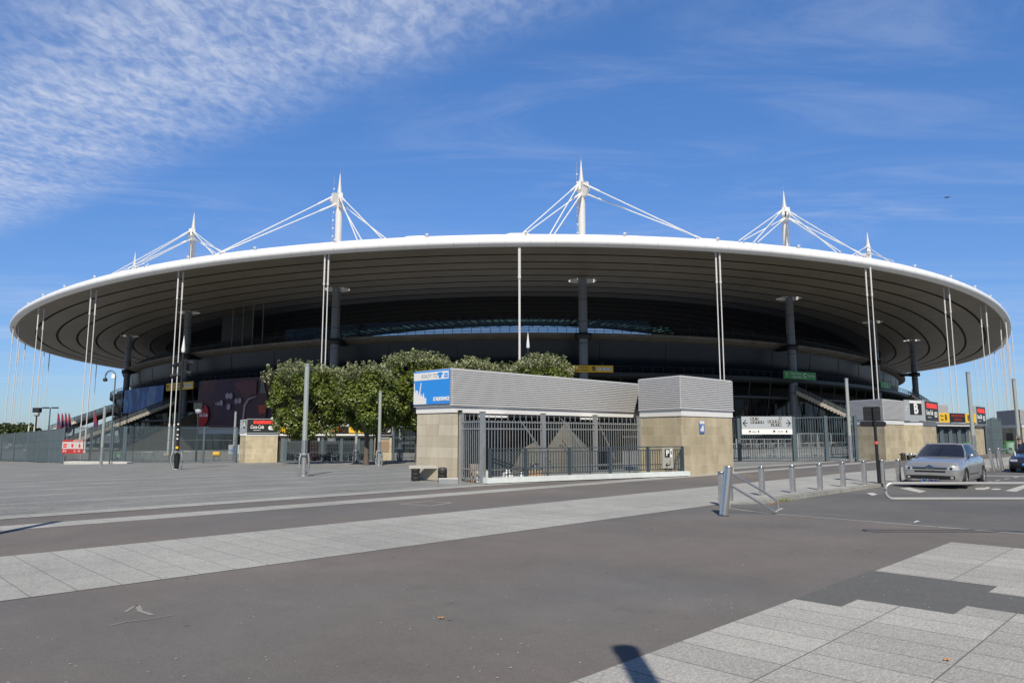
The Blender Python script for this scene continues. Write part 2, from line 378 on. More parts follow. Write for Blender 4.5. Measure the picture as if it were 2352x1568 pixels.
# road: sunk 11 cm below the pavement, ramping up flush at its near end
rm = MB()
edge_near = [(15.0, -BIG), (15.0, 7.2), (15.35, 8.1), (16.3, 8.75)]
rm.quad((15.0, -300, -.0), (17.0, -300, -.11), (17.0, 6.2, -.11), (15.0, 6.6, 0))
rm.add([(15.0, 6.6, 0), (17.0, 6.2, -.11), (15.05, 7.6, 0), (17.6, 7.9, -.11), (15.5, 8.35, 0), (18.2, 8.75, -.11), (16.3, 8.75, -.01)], [(0, 1, 3, 2), (2, 3, 5, 4), (4, 5, 6)])
rm.quad((17.0, -300, -.11), (BIG, -300, -.11), (BIG, 6.2, -.11), (17.0, 6.2, -.11))
rm.quad((17.0, 6.2, -.11), (BIG, 6.2, -.11), (BIG, 8.75, -.11), (18.2, 8.75, -.11), (17.6, 7.9, -.11))
tag(PQ(rm.build('road', asph_road)), kind='structure')
cm = MB()       # small corner between the ramp and the plaza
cm.quad((15.0, 6.6, 0), (15.05, 7.6, 0), (15.0, 7.9, 0)); cm.quad((15.05, 7.6, 0), (15.5, 8.35, 0), (16.3, 8.75, 0), (16.3, 8.95, 0), (15.0, 8.95, 0), (15.0, 7.9, 0))
tag(PQ(cm.build('pavement_corner', asph)), kind='structure')
km = MB(); km.quad((16.3, 8.75, .004), (BIG, 8.75, .004), (BIG, 8.95, .004), (16.3, 8.95, .004)); km.quad((16.3, 8.75, -.13), (BIG, 8.75, -.13), (BIG, 8.75, .004), (16.3, 8.75, .004))
for k in range(1): pass
tag(PQ(km.build('kerb', curbm)), kind='structure')
fm = MB(); fm.quad((14.86, 2, .004), (14.98, 2, .004), (14.98, 7.3, .004), (14.86, 7.3, .004)); fm.quad((14.86, 7.3, .004), (14.98, 7.3, .004), (15.4, 8.35, .004), (16.3, 8.8, .004), (16.3, 8.92, .004), (15.3, 8.45, .004))
tag(PQ(fm.build('flush_kerb', curbm)), kind='structure')
sheet('slab_band', slab1, [(8.96, 12.15, -BIG, BIG)], .005)
sheet('narrow_slab_band', slab1, [(15.35, 16.15, -BIG, BIG)], .004)
sheet('plaza_edge_band', slab1, [(17.4, 18.0, -BIG, BIG)], .008)
sheet('plaza_paving', slab3, [(17.4, 105, -150, 16.0), (105, 400, -150, 400), (17.4, 105, 16.0, 400)], .004)
# foreground slabs with a stepped strip of asphalt between them
fg = MB(); z = .004
fg.quad((-60, -60, z), (7.42, -60, z), (7.42, 3.35, z), (-60, 3.35, z))
fg.quad((7.42, -60, z), (7.86, -60, z), (7.86, 2.88, z), (7.42, 2.88, z))
fg.quad((7.86, -60, z), (8.32, -60, z), (8.32, 2.02, z), (7.86, 2.02, z))
fg.quad((8.32, -60, z), (8.76, -60, z), (8.76, 1.15, z), (8.32, 1.15, z))
fg.quad((9.62, -60, z), (13.0, -60, z), (13.0, 3.3, z), (9.62, 3.3, z))
fg.quad((9.2, -60, z), (9.62, -60, z), (9.62, 2.02, z), (9.2, 2.02, z))
fg.quad((8.76, -60, z), (9.2, -60, z), (9.2, .3, z), (8.76, .3, z))
tag(PQ(fg.build('slab_paving', slab2)), kind='structure')
pm = MB(); z = .0045 + .003
pm2 = [(7.42, 3.35), (7.42, 2.88), (7.86, 2.88), (7.86, 2.02), (8.32, 2.02), (8.32, 1.15), (8.76, 1.15), (8.76, .3), (9.2, .3), (9.2, 2.02), (9.62, 2.02), (9.62, 3.3)]
for a in [((7.42, 2.88), (9.62, 3.35)), ((7.86, 2.02), (9.62, 2.88)), ((8.32, 1.15), (9.2, 2.02)), ((8.76, .3), (9.2, 1.15))]:
    (p0, q0), (p1, q1) = a; pm.quad((p0, q0, .0025), (p1, q0, .0025), (p1, q1, .0025), (p0, q1, .0025))
tag(PQ(pm.build('asphalt_patch', asph_patch)), kind='structure')
# painted markings
mk = mat('road_marking_paint', (.46, .46, .44), .8, var=.35, vs=4)
def marking(name, poly, lift=.004, z0=-.11, m=None):
    b = MB(); b.add([(x, y, z0 + lift) for x, y in poly], [tuple(range(len(poly)))])
    return tag(b.build(name, m or mk), kind='structure')
def gr(u, v, z=-.11): p = PZ(u, v, z); return (p.x, p.y)
marking('road_marking', [gr(2066, 1121), gr(2088, 1119), gr(2128, 1128), gr(2112, 1131)])
marking('road_marking', [gr(1990, 1132), gr(2005, 1131), gr(2016, 1135), gr(2003, 1138)])
marking('road_marking', [gr(2308, 1127), gr(2352, 1113), gr(2372, 1113), gr(2334, 1129)])
for k in range(8):
    a, b = 2200 + k * 21, 2211 + k * 21; va, vb = 1118 - k * 3.6, 1116 - k * 3.6
    marking('road_marking', [gr(a, va), gr(b, vb), gr(b + 4, vb + .4), gr(a + 4, va + .5)])
marking('road_marking', [gr(2225 + 0, 1091), gr(2352, 1093), gr(2352, 1094), gr(2225, 1092)])
def ell(c, a, b, n=14): return [gr(c[0] + a * cos(2 * pi * i / n), c[1] + b * sin(2 * pi * i / n)) for i in range(n)]
marking('road_marking', ell((2254, 1122), 15, 2.6)); marking('road_marking', ell((2288, 1123), 12, 1.6)); marking('road_marking', ell((2268, 1120.5), 6, 2.2), .006)
chalk = mat('worn_chalk', (.27, .25, .24), .9, var=.2, vs=12)
def strip(name, pts, w, m=chalk, lift=.004):
    b = MB(); V = [Vector((*gr(u, v, 0), lift)) for u, v in pts]
    for p, q in zip(V, V[1:]):
        d = (q - p).normalized(); n_ = Vector((-d.y, d.x, 0)) * w / 2
        b.quad(p - n_, q - n_, q + n_, p + n_)
    return tag(b.build(name, m), kind='structure')
strip('painted_outline', [(918, 1157), (990, 1161), (1037, 1154), (983, 1151), (918, 1157)], .05, mat('thin_paint', (.42, .41, .39), .9))
strip('chalk_mark', [(288, 1405), (305, 1394), (316, 1390)], .035)
strip('chalk_mark', [(316, 1390), (322, 1403), (350, 1412)], .045)
strip('chalk_mark', [(250, 1437), (290, 1428), (340, 1422), (400, 1412)], .03, mat('faint_chalk', (.215, .20, .19), .9))

# ================================================================== STADIUM
HU = 28.0; ZR = HU + H
RC = (.1, 10.5); RK = [6.3341, -.1099, -.0068, .1183, .2613, .0269, .0964, .0079, -.0335]
def rimR(t):
    r = RK[0]
    for k in range(2, 6): r += RK[2 * k - 3] * cos(k * t) + RK[2 * k - 2] * sin(k * t)
    return r
def rim0(t): r = rimR(t); return Vector(((RC[0] + r * cos(t)) * HU, (RC[1] + r * sin(t)) * HU, 0))
def off(t, o, z=0):
    a, b = rim0(t - .004), rim0(t + .004); d = (b - a).normalized(); n_ = Vector((-d.y, d.x, 0))
    p = rim0(t) + n_ * o; p.z = z; return p
def find_t(u, o, z, lo=-pi * .98, hi=-.02):
    """parameter on the near side whose point shows at column u"""
    best = None
    for _ in range(2):
        K = 240
        for i in range(K + 1):
            t = lo + (hi - lo) * i / K; P = off(t, o, z)
            if P.y < 40: continue
            e = abs(proj(P)[0] - u) + (0 if P.y < 300 else 400)
            if best is None or e < best[0]: best = (e, t)
        w = (hi - lo) / K; lo, hi = best[1] - 2 * w, best[1] + 2 * w
        best = (best[0] + 1, best[1])
    return best[1]
SB = Vector((3, 290, -1.8))
st = thing('stadium', 'huge oval stadium under a floating disc roof carried by white needle masts', 'stadium', SB)
def wb(m, name, mt, parent=st, base=SB, **k):
    o = m.build(name, mt, parent, **k)
    if parent is not None and parent.parent is None: o.location = -base
    return o
NS = 220
def ring(m, prof, t0=0, t1=2 * pi, n=NS, closed=True, mats=None, smooth=True):
    ts = [t0 + (t1 - t0) * i / n for i in range(n if closed else n + 1)]
    base = len(m.v); k = len(prof)
    for t in ts:
        for o, z in prof: m.v.append(tuple(off(t, o, z)))
    cnt = len(ts)
    for i in range(cnt if closed else cnt - 1):
        j = (i + 1) % cnt
        for a in range(k - 1):
            m.f.append([base + i * k + a, base + j * k + a, base + j * k + a + 1, base + i * k + a + 1]); m.m.append(mats[a] if mats else m.cur); m.sm.append(smooth)
    return m
# roof slab: underside rings with dark gaps, inner edge, upper skin
holes = [(298, 772), (433, 718), (773, 665), (1338, 645), (1812, 686), (2005, 740), (2095, 782)]
INNER = 69.0
prof = [(.8, ZR)]; mi = []
lines = [5.6 + 4.95 * k for k in range(12)]
for o_ in lines:
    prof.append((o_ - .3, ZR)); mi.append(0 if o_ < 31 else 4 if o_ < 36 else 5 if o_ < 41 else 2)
    prof.append((o_ - .3, ZR + .35)); mi.append(1); prof.append((o_ + .3, ZR + .35)); mi.append(1); prof.append((o_ + .3, ZR)); mi.append(1)
prof.append((INNER, ZR)); mi.append(2)
prof.append((INNER, ZR + 2.4)); mi.append(2)
prof.append((.8, ZR + 1.9)); mi.append(3)
prof.append((.8, ZR)); mi.append(3)
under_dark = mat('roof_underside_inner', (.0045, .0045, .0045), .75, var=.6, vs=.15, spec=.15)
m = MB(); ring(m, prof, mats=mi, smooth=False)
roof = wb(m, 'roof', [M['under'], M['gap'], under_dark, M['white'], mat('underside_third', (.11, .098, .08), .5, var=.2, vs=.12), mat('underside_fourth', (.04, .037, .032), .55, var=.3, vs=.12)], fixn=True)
cut = MB()
for u, v in holes:
    c = PZ(u, v, ZR); d = Vector((c.x - SB.x, c.y - SB.y, 0)).normalized(); e = Vector((-d.y, d.x, 0))
    pts = []
    for i in range(12):
        a = 2 * pi * i / 12; pts.append(c + e * 2.75 * cos(a) + d * 2.4 * sin(a))
    cut.prism([(p.x, p.y) for p in pts], ZR - 1, ZR + 5)
co = cut.build('cutter', M['white']); bpy.context.view_layer.update()
bool_cut(roof, co)
for u, v in holes:
    hw = MB()
    c = PZ(u, v, ZR); d = Vector((c.x - SB.x, c.y - SB.y, 0)).normalized(); e = Vector((-d.y, d.x, 0))
    ps = [c + e * 2.73 * cos(2 * pi * i / 12) + d * 2.38 * sin(2 * pi * i / 12) for i in range(12)]
    for i in range(12):
        a, b = ps[i], ps[(i + 1) % 12]; hw.quad((a.x, a.y, ZR + .02), (b.x, b.y, ZR + .02), (b.x, b.y, ZR + 2.0), (a.x, a.y, ZR + 2.0))
    wb(hw, 'mast_opening_lining', M['white'], roof)
m = MB(); ring(m, [(.85, ZR - .02), (.1, ZR - .05), (-.28, ZR + .10), (-.48, ZR + .42), (-.48, ZR + .82), (-.2, ZR + 1.25), (.3, ZR + 1.6), (1.6, ZR + 2.0)])
m.cur = 1
for i in range(0, 150):
    t = -pi + .05 + i * (pi - .1) / 150
    a = off(t, 0, 0); tt = (off(t + .002, 0, 0) - a).normalized() * .025
    prof_ = [(.1, ZR - .06), (-.30, ZR + .10), (-.50, ZR + .42), (-.50, ZR + .82), (-.22, ZR + 1.26)]
    for (o1, z1), (o2, z2) in zip(prof_, prof_[1:]):
        p, q = off(t, o1, z1), off(t, o2, z2); m.quad(p - tt, p + tt, q + tt, q - tt)
wb(m, 'rim', [M['rim'], mat('rim_joint_grey', (.55, .55, .56), .6)], roof)
m = MB(); ring(m, [(INNER, ZR + 1.2), (INNER + 8.5, ZR + .6)], smooth=False)
wb(m, 'roof_glazing', M['teal'], roof, fixn=False)
m = MB()
for i in range(260):
    t = 2 * pi * i / 260; m.bar(off(t, INNER, ZR + 1.0), off(t, INNER + 8.5, ZR + .4), .22, .35)
for o_ in (INNER + .3, INNER + 4.2): 
    ring(m, [(o_, ZR + .9), (o_ + .25, ZR + .9), (o_ + .25, ZR + .55), (o_, ZR + .55), (o_, ZR + .9)], smooth=False)
wb(m, 'glazing_frame', M['dark'], roof)
m = MB(); pts = [off(2 * pi * i / 220, INNER + 8.7, ZR + .1) for i in range(220)]
m.tube(pts, .55, 8, closed=True)
wb(m, 'edge_tube', M['lip'], roof)
m = MB()
for i in range(90):
    t = -pi + i * 2 * pi / 180
    a, b, c, d = off(t, INNER - 5, ZR - .3), off(t, INNER + 8.4, ZR - .3), off(t + .017, INNER - 1, ZR - 2.0), off(t + .035, INNER + 8.4, ZR - .3)
    m.bar(a, c, .16); m.bar(c, b, .16); m.bar(c, d, .16); m.bar(a, b, .2)
wb(m, 'roof_truss', M['dark'], roof)
# small white vents along the rim
for i in range(34):
    t = -2.85 + i * .0797
    c = off(t, .4, ZR + 1.7); m = MB(); m.lathe(c, [(.0, -.3), (.26, -.3), (.14, .25), (.24, .3), (.24, .45), (.0, .5)], 8)
    wb(m, 'roof_vent', M['white'], roof)
# masts above, columns below
tops = [(307, 578), (448, 488), (785, 398), (1332, 367), (1797, 438), (1991, 533)]
nodes = [(307, 622), (448, 541), (785, 462), (1335, 437), (1800, 494), (1993, 576)]
cabs = [[(262, 630), (335, 606)], [(262, 629), (300, 617), (512, 580), (494, 584)], [(500, 583), (882, 548), (826, 552)],
        [(1203, 537), (1268, 538), (1606, 546)], [(1703, 552), (1736, 556), (1994, 592), (1925, 578)], [(2046, 600), (1962, 586)]]
def mastp(i): u, v = holes[i]; return PZ(u, v, ZR)
for i in range(7):
    b = mastp(i); gzb = gz(b.x, b.y)
    m = MB(); m.cyl((b.x, b.y, gzb - .2), (b.x, b.y, ZR + 2.2), .85, .8, 24); m.cur = 1
    for zz in range(2, 30, 4): m.lathe((b.x, b.y, zz), [(.86, 0), (.865, .05), (.86, .1)], 20)
    c = wb(m, 'column', [M['column'], M['dark']])
    m = MB(); m.lathe((b.x, b.y, 18.9), [(.85, 0), (1.5, 0), (1.5, 1.0), (.85, 1.0)], 8); 
    dd = Vector((SB.x - b.x, SB.y - b.y, 0)).normalized(); m.bar((b.x, b.y, 19.4), b + dd * 4 + Vector((0, 0, 19.4 - b.z)), 1.4, .8)
    m.build('column_bracket', M['dark'], c)
    if i == 6: continue
    hb = b.y + 0
    tp = at(tops[i][0], tops[i][1], b.y); nd = at(nodes[i][0], nodes[i][1], b.y)
    X, Y = b.x, b.y; zt, zn = tp.z, nd.z
    m = MB(); m.lathe((X, Y, 0), [(.68, ZR + 2.0), (.68, zn - 2), (.62, zn), (.58, zn + 1.0), (.34, zn + (zt - zn) * .45), (.08, zt - .4), (.02, zt)], 20)
    ms = wb(m, 'mast', M['mastw'])
    m = MB(); m.cyl((X, Y, zt - .2), (X, Y, zt + 1.6), .035, .02, 5); m.build('antenna', M['galv'], ms)
    m = MB(); m.lathe((X, Y, 0), [(2.2, ZR + 1.9), (1.3, ZR + 2.7), (.8, ZR + 3.2)], 16); m.build('mast_collar', M['mastw'], ms)
    m = MB()
    for s_ in (-1, 1): m.tube([(X + s_ * .0 - .95, Y - .9 + 0 * s_, ZR + 2.5), (X - .95, Y - .9, zt - 1)], .03, 4)
    for k in range(int((zt - ZR - 5) / 1.6)): m.box(X - 1.05, X - .75, Y - .95, Y - .75, ZR + 4 + k * 1.6, ZR + 4.15 + k * 1.6)
    if i in (2, 3): m.build('ladder', M['white'], ms)
    tg = [PZ(u, v, ZR + 1.9) for u, v in cabs[i]]
    # ties running inward over the roof
    tin = []
    for k, (u, v) in enumerate(cabs[i]):
        q = tg[k]
        tgt = q
        d = Vector((tgt.x - X, tgt.y - Y, 0)).normalized()
        for s_, zz in ((-.5, .9), (.5, -.9)):
            n_ = Vector((-d.y, d.x, 0)) * s_ * .5
            a = Vector((X, Y, zn + zz)) + d * 1.0 + n_; e = tgt + n_ * 1.4
            e = a + (e - a) * 1.04 if False else e
            cb_ = MB(); cb_.tube([a, a + (e - a) * .16], .17, 8); cb_.tube([a + (e - a) * .15, e], .10, 8)
            cb_.build('cable', M['white'], ms)
        p1 = Vector((X, Y, zn)); ar = MB()
        ar.xz([(0, -1.5), (1.5, -1.3), (2.1, -.5), (1.7, 1.2), (0, 1.6)], -.25, .25)
        a_o = ar.build('cable_bracket', M['mastw'], ms); a_o.data.transform(Matrix.Translation((X, Y, zn)) @ Matrix.Rotation(math.atan2(d.y, d.x), 4, 'Z'))
# humps where ties meet the roof
m = MB()
for u, v in ((1190, 538), (1632, 547), (950, 545), (1990, 590)):
    c = PZ(u, v, ZR + 1.5); t = find_t(u, 2, ZR); d = (off(t + .01, 2, 0) - off(t - .01, 2, 0)).normalized(); n_ = Vector((-d.y, d.x, 0)); c = off(t, 2.6, ZR + 1.7)
    m.add([c - d * 4.5, c + d * 4.5, c + d * 1.2 + Vector((0, 0, .9)), c - d * 1.2 + Vector((0, 0, .9)), c - d * 4.5 + n_ * 3, c + d * 4.5 + n_ * 3, c + d * 1.2 + Vector((0, 0, .9)) + n_ * 3, c - d * 1.2 + Vector((0, 0, .9)) + n_ * 3],
          [(0, 1, 2, 3), (4, 7, 6, 5), (3, 2, 6, 7), (0, 3, 7, 4), (1, 5, 6, 2)])
wb(m, 'roof_hump', M['white'], roof)
# slender tie-down rods
rods = [(38, 747, 1), (96, 705, 1), (216, 664, 1), (416, 622, 1), (751, 582, .9), (1193, 563, .25), (1648, 577, .9), (1993, 612, 1), (2173, 659, 1), (2257, 698, 1), (2303, 733, 1), (2316, 760, 1),
        (108, 807, 1), (216, 835, 1), (52, 786, 1), (2157, 846, 1), (2245, 826, 1), (2291, 806, 1), (2310, 788, 1)]
for u, v, sp_ in rods:
    c = PZ(u, v + 1.5, ZR)
    d = Vector((c.y, -c.x, 0)).normalized() * .5 * sp_ * (c.length / 115)
    for s_ in (-.62, .62):
        p = c + d * s_; p.y += .0; zb = gz(p.x, p.y); m = MB()
        m.cyl((p.x, p.y, ZR + .1), (p.x, p.y, ZR - 4.6), .14, .14, 10); m.cyl((p.x, p.y, ZR - 4.6), (p.x, p.y, ZR - 5.0), .17, .17, 10)
        m.cyl((p.x, p.y, ZR - 4.8), (p.x, p.y, zb), .088, .088, 10); m.cyl((p.x, p.y, zb), (p.x, p.y, zb + 5.2), .16, .16, 10)
        m.box(p.x - .5, p.x + .5, p.y - .5, p.y + .5, zb - .1, zb + .35)
        wb(m, 'tie_rod', M['mastw'])
# bowl: bright lip, dark cladding curving in underneath
T0, T1 = -pi - .55, .55
OB = 28.5; ZB = 20.5
m = MB(); ring(m, [(OB + 2.2, ZB + .1), (OB - .5, ZB), (OB - .5, ZB - .45), (OB + .5, ZB - .95), (OB + 1.6, ZB - 1.2), (OB + 2.3, ZB - 1.2)], T0, T1, 200, False, smooth=False)
bowl = wb(m, 'bowl_lip', M['lip'], fixn=False)
m = MB(); ring(m, [(OB + 1.45, ZB - 1.1), (OB + 1.7, ZB - 1.9), (OB + 1.8, ZB - 4), (OB + 2.7, ZB - 5.8), (OB + 4.6, ZB - 7.2), (OB + 7, ZB - 8)], T0, T1, 200, False)
m.cur = 1
for i in range(0, 44):
    t = T0 + (T1 - T0) * i / 44
    for (o1, z1), (o2, z2) in zip([(OB + 1.55, ZB - 1.3), (OB + 1.66, ZB - 1.9), (OB + 1.76, ZB - 4), (OB + 2.66, ZB - 5.8)], [(OB + 1.66, ZB - 1.9), (OB + 1.76, ZB - 4), (OB + 2.66, ZB - 5.8), (OB + 4.6, ZB - 7.25)]):
        m.bar(off(t, o1 + .0, z1), off(t, o2 + .0, z2), .05, .05)
clad = wb(m, 'bowl_cladding', [M['clad'], M['gap']], fixn=False)
# dark band and railings above the bowl lip
scm = MB(); ring(scm, [(OB + 1.75, ZB + .1), (OB + 1.75, ZB + 2.9)], find_t(640, OB, ZB), find_t(1500, OB, ZB), 60, False)
m2 = MB()
for i in range(330):
    t = T0 + (T1 - T0) * i / 330; m2.bar(off(t, OB + 1.7, ZB), off(t, OB + 1.7, ZB + (2.3 if i % 3 == 0 else 1.25)), .09)
for zz in (1.2, 2.3, .7):
    m2.tube([off(T0 + (T1 - T0) * i / 200, OB + 1.7, ZB + zz) for i in range(201)], .05, 4)
wb(m2, 'rim_railing', M['dark'], bowl); wb(scm, 'glass_screen', M['screen'], bowl, fixn=False)
# upper stand seen over the lip away from the middle
def tu(u, o=OB, z=ZB): return find_t(u, o, z)
for ua, ub in ((1560, 2110), (270, 700)):
    a, b = tu(ua), tu(ub); m = MB()
    ring(m, [(OB + 2.2, ZB), (OB + 2.4, ZB + 2.0)], a, b, 40, False)
    wb(m, 'upper_screen', mat('upper_screen_black', (.012, .013, .015), .7), bowl, fixn=False)
m = MB()
a, b = tu(520), tu(524 + 40)
ring(m, [(OB + 6, ZB), (OB + 6, ZR - .1)], tu(450), tu(523), 10, False); wb(m, 'stair_tower', M['dark'], bowl, fixn=False)
for u in (341, 349, 358, 365, 532, 556, 579, 602):
    t = find_t(u, OB + 1, ZB); p = off(t, OB + 1, 0); m = MB(); m.cyl((p.x, p.y, ZB + .3), (p.x, p.y, ZR), .11, .11, 6); wb(m, 'hanger_rod', M['lip'], bowl)
# terrace with parapet, then the dark glazed front below
OT = 25.0; ZT = 12.9
m = MB(); ring(m, [(OT + 11, ZT), (OT, ZT), (OT, ZT - .7), (OT + 1.2, ZT - 1.0), (OT + 11, ZT - 1.0)], T0, T1, 200, False, smooth=False)
ter = wb(m, 'terrace', M['dark'], fixn=False)
m = MB()
for i in range(300):
    t = T0 + (T1 - T0) * i / 300; m.bar(off(t, OT + .1, ZT), off(t, OT + .1, ZT + 1.15), .07)
for zz in (1.15, .8, .45): m.tube([off(T0 + (T1 - T0) * i / 200, OT + .1, ZT + zz) for i in range(201)], .05 if zz > 1 else .025, 4)
wb(m, 'terrace_railing', M['dark'], ter)
m = MB(); ring(m, [(OT + 10.8, ZT - .9), (OT + 10.6, -2.2)], T0, T1, 200, False, smooth=False)
wb(m, 'inner_wall', mat('facade_inner', (.025, .028, .032), .6, var=.3, vs=.2), ter, fixn=False)
m = MB(); ring(m, [(OT + 4.4, 9.2), (OT + 4.4, -2.2)], T0, T1, 200, False, smooth=False)
wb(m, 'facade_glazing', M['glassd'], st, fixn=False)
for zz, oo in ((9.2, 1.8), (5.2, 2.6), (1.4, 3.4)):
    m = MB(); ring(m, [(OT + 4.6, zz), (OT + oo, zz), (OT + oo, zz - .35), (OT + 4.6, zz - .35)], T0, T1, 200, False, smooth=False)
    fl = wb(m, 'facade_floor_band', mat('facade_band', (.06, .065, .07), .5), fixn=False)
m = MB()
for i in range(110):
    t = T0 + (T1 - T0) * i / 110
    m.bar(off(t, OT + 3.9, -2), off(t, OT + 1.4, ZT - .9), .28, .18)
    for k in range(1, 4): m.bar(off(t + k * .0098, OT + 4.3, -2), off(t + k * .0098, OT + 4.3, 9.2), .07)
wb(m, 'facade_mullion', M['black'])
# seat-side clutter behind glass: pale blinds / panels
rng = random.Random(5)
for i in range(46):
    m = MB()
    t = T0 + .3 + rng.random() * (T1 - T0 - .6); w_ = rng.uniform(.006, .02); z0 = rng.choice((-.2, 2.0, 5.8)); h_ = rng.uniform(.8, 2.6)
    a, b = off(t, OT + 4.1, z0), off(t + w_, OT + 4.1, z0); m.quad(a, b, b + Vector((0, 0, h_)), a + Vector((0, 0, h_)))
    wb(m, 'facade_panel', mat('facade_panel_grey', (.06, .065, .07), .4, var=.3, vs=.5))
# loudspeaker racks at the two ends of the lip and terrace
for u, z_, o_ in ((2112, 11.0, OT - .6), (266, 11.2, OT - .6)):
    t = find_t(u, o_, z_); c = off(t, o_, z_); m = MB(); s_ = -1 if u < 1000 else 1
    for k in range(4): m.add([c + Vector((0, 0, -k * .9)), c + Vector((s_ * 1.5, 0, .2 - k * .9)), c + Vector((s_ * 1.4, 0, -.5 - k * .9)), c + Vector((0, 0, -.7 - k * .9)),
                              c + Vector((0, 1, -k * .9)), c + Vector((s_ * 1.5, 1, .2 - k * .9)), c + Vector((s_ * 1.4, 1, -.5 - k * .9)), c + Vector((0, 1, -.7 - k * .9))],
                             [(0, 1, 2, 3), (4, 7, 6, 5), (0, 4, 5, 1), (1, 5, 6, 2), (2, 6, 7, 3)])
    wb(m, 'floodlight_rack', M['black'])
# outside stairs
def stair(top, bot, wv, n=34, pale=1, up=1.1):
    """a straight flight from top to bottom; wv is the vector across it"""
    top, bot, wv = Vector(top), Vector(bot), Vector(wv); m = MB()
    for i in range(n):
        a = top + (bot - top) * (i / n); b = top + (bot - top) * ((i + 1) / n)
        z1 = a.z; z0 = a.z - (a.z - b.z) - .55
        q = [Vector((a.x, a.y, 0)), Vector((b.x, b.y, 0)), Vector((b.x, b.y, 0)) + wv, Vector((a.x, a.y, 0)) + wv]
        m.prism([(p.x, p.y) for p in q], z0, z1)
    s_ = wb(m, 'outside_staircase', M['stairc'])
    m = MB()
    for o_ in (Vector((0, 0, 0)), wv):
        A, B = top + o_, bot + o_
        m.bar(A + Vector((0, 0, up)), B + Vector((0, 0, up)), .1, .12); m.bar(A + Vector((0, 0, .25)), B + Vector((0, 0, .25)), .06, .06)
        for k in range(17): p = A + (B - A) * (k / 16); m.bar(p, p + Vector((0, 0, up)), .07)
    m.build('handrail', M['dark'], s_)
    m = MB()
    A, B = top + Vector((0, 0, .12)), bot + Vector((0, 0, .12)); m.quad(A, B, B + Vector((0, 0, up - .2)), A + Vector((0, 0, up - .2)))
    m.build('side_panel', mat('stair_side_panel', (.14, .16, .17), .35, alpha=.75), s_)
    m = MB(); A, B = top - Vector((0, 0, .9)), bot - Vector((0, 0, .9))
    m.bar(A + wv * .2, B + wv * .2, .3, .45); m.bar(A + wv * .8, B + wv * .8, .3, .45)
    for f_ in (.35, .7):
        p = A + (B - A) * f_ + wv * .5; m.cyl((p.x, p.y, gz(p.x, p.y)), p, .22, .22, 10)
    m.build('stringer', M['dark'], s_)
    return s_
tp = at(404, 920, 163); bt = at(140, 1022, 142); stair(tp, bt, (-3.5, 8, 0))
tp = at(268, 934, 196); bt = at(110, 988, 190); stair(tp, bt, (-1.5, 7, 0))
tp = at(1828, 897, 146); bt = at(2096, 1022, 128); stair(tp, bt, (3.5, 8, 0))
tp = at(2095, 905, 170); bt = at(2185, 962, 168); stair(tp, bt, (3, 7, 0))
# low wedge walls below the flights
m = MB(); a, b = at(262, 1010, 150), at(452, 905, 160); g1, g2 = Vector((a.x, a.y, -1.9)), Vector((b.x, b.y, -1.9))
m.add([g1, g2, at(452, 945, 160), at(330, 1000, 153)], [(0, 1, 2, 3)]); wb(m, 'stair_wall', mat('brown_wall', (.06, .052, .04), .8, var=.1), fixn=False)
# ================================================================== SMALL BUILDINGS, GATES, FENCES
def louvres(m, a, b, z0, z1, t=.05, step=.074, out=1):
    """horizontal slats on an upright face from a to b (2-D points); outward is to the right of a->b"""
    a, b = Vector((*a, 0)), Vector((*b, 0)); d = (b - a).normalized(); n_ = Vector((d.y, -d.x, 0)) * out
    k = int((z1 - z0) / step)
    for i in range(k):
        z = z0 + (i + .5) * (z1 - z0) / k; h_ = .026
        p = [a, b, b + n_ * t, a + n_ * t]
        m.add([(q.x, q.y, z - h_) for q in p] + [(q.x, q.y, z + h_) for q in p], [(0, 1, 2, 3), (4, 7, 6, 5), (2, 3, 7, 6), (0, 4, 5, 1), (0, 3, 7, 4), (1, 2, 6, 5)])
def louvre_box(parent, poly, z0, z1, faces, name='louvre_cladding'):
    m = MB(); m.prism(poly, z0, z1); m.build('louvre_backing', M['backlouvre'], parent)
    m = MB(); n_ = len(poly)
    for i in faces: louvres(m, poly[i], poly[(i + 1) % n_], z0, z1)
    m.prism([(p[0] * 1, p[1] * 1) for p in poly], z1, z1 + .03)
    return m.build(name, M['louvre'], parent)
def grow(poly, g):
    c = sum((Vector(p) for p in poly), Vector((0, 0))) / len(poly)
    out = []
    n_ = len(poly)
    for i in range(n_):
        p, a, b = Vector(poly[i]), Vector(poly[i - 1]), Vector(poly[(i + 1) % n_])
        d1, d2 = (p - a).normalized(), (b - p).normalized(); n1, n2 = Vector((d1.y, -d1.x)), Vector((d2.y, -d2.x))
        k = (n1 + n2) / (1 + n1.dot(n2)); out.append(tuple(p + k * g))
    return out
# ---- near parking entrance; local x runs along its long front (45 deg), y back
KO = Vector((-2.16, 26.09, 0))
kk = thing('parking_entrance', 'low louvred parking entrance of pale stone and open railings in the middle of the plaza', 'building', KO, pi / 4)
part('stone_pier', M['stonepale'], kk, lambda m: m.box(0, .28, 0, 2.06, 0, 2.43))
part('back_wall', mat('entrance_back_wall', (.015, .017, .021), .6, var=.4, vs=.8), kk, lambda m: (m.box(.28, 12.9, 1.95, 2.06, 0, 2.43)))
part('ceiling', mat('entrance_ceiling', (.16, .17, .17), .6), kk, lambda m: (m.box(.1, 12.8, .1, 1.94, 2.36, 2.45)))
part('white_band', M['white'], kk, lambda m: (m.box(-.03, 12.87, -.03, 2.09, 2.452, 2.69)))
louvre_box(kk, [(-.05, 2.12), (-.05, -.05), (12.9, -.05), (12.9, 2.12)], 2.72, 4.03, [1, 0, 2])
part('drip_ledge', M['louvre'], kk, lambda m: m.box(-.1, 12.95, -.1, 2.16, 2.694, 2.719))
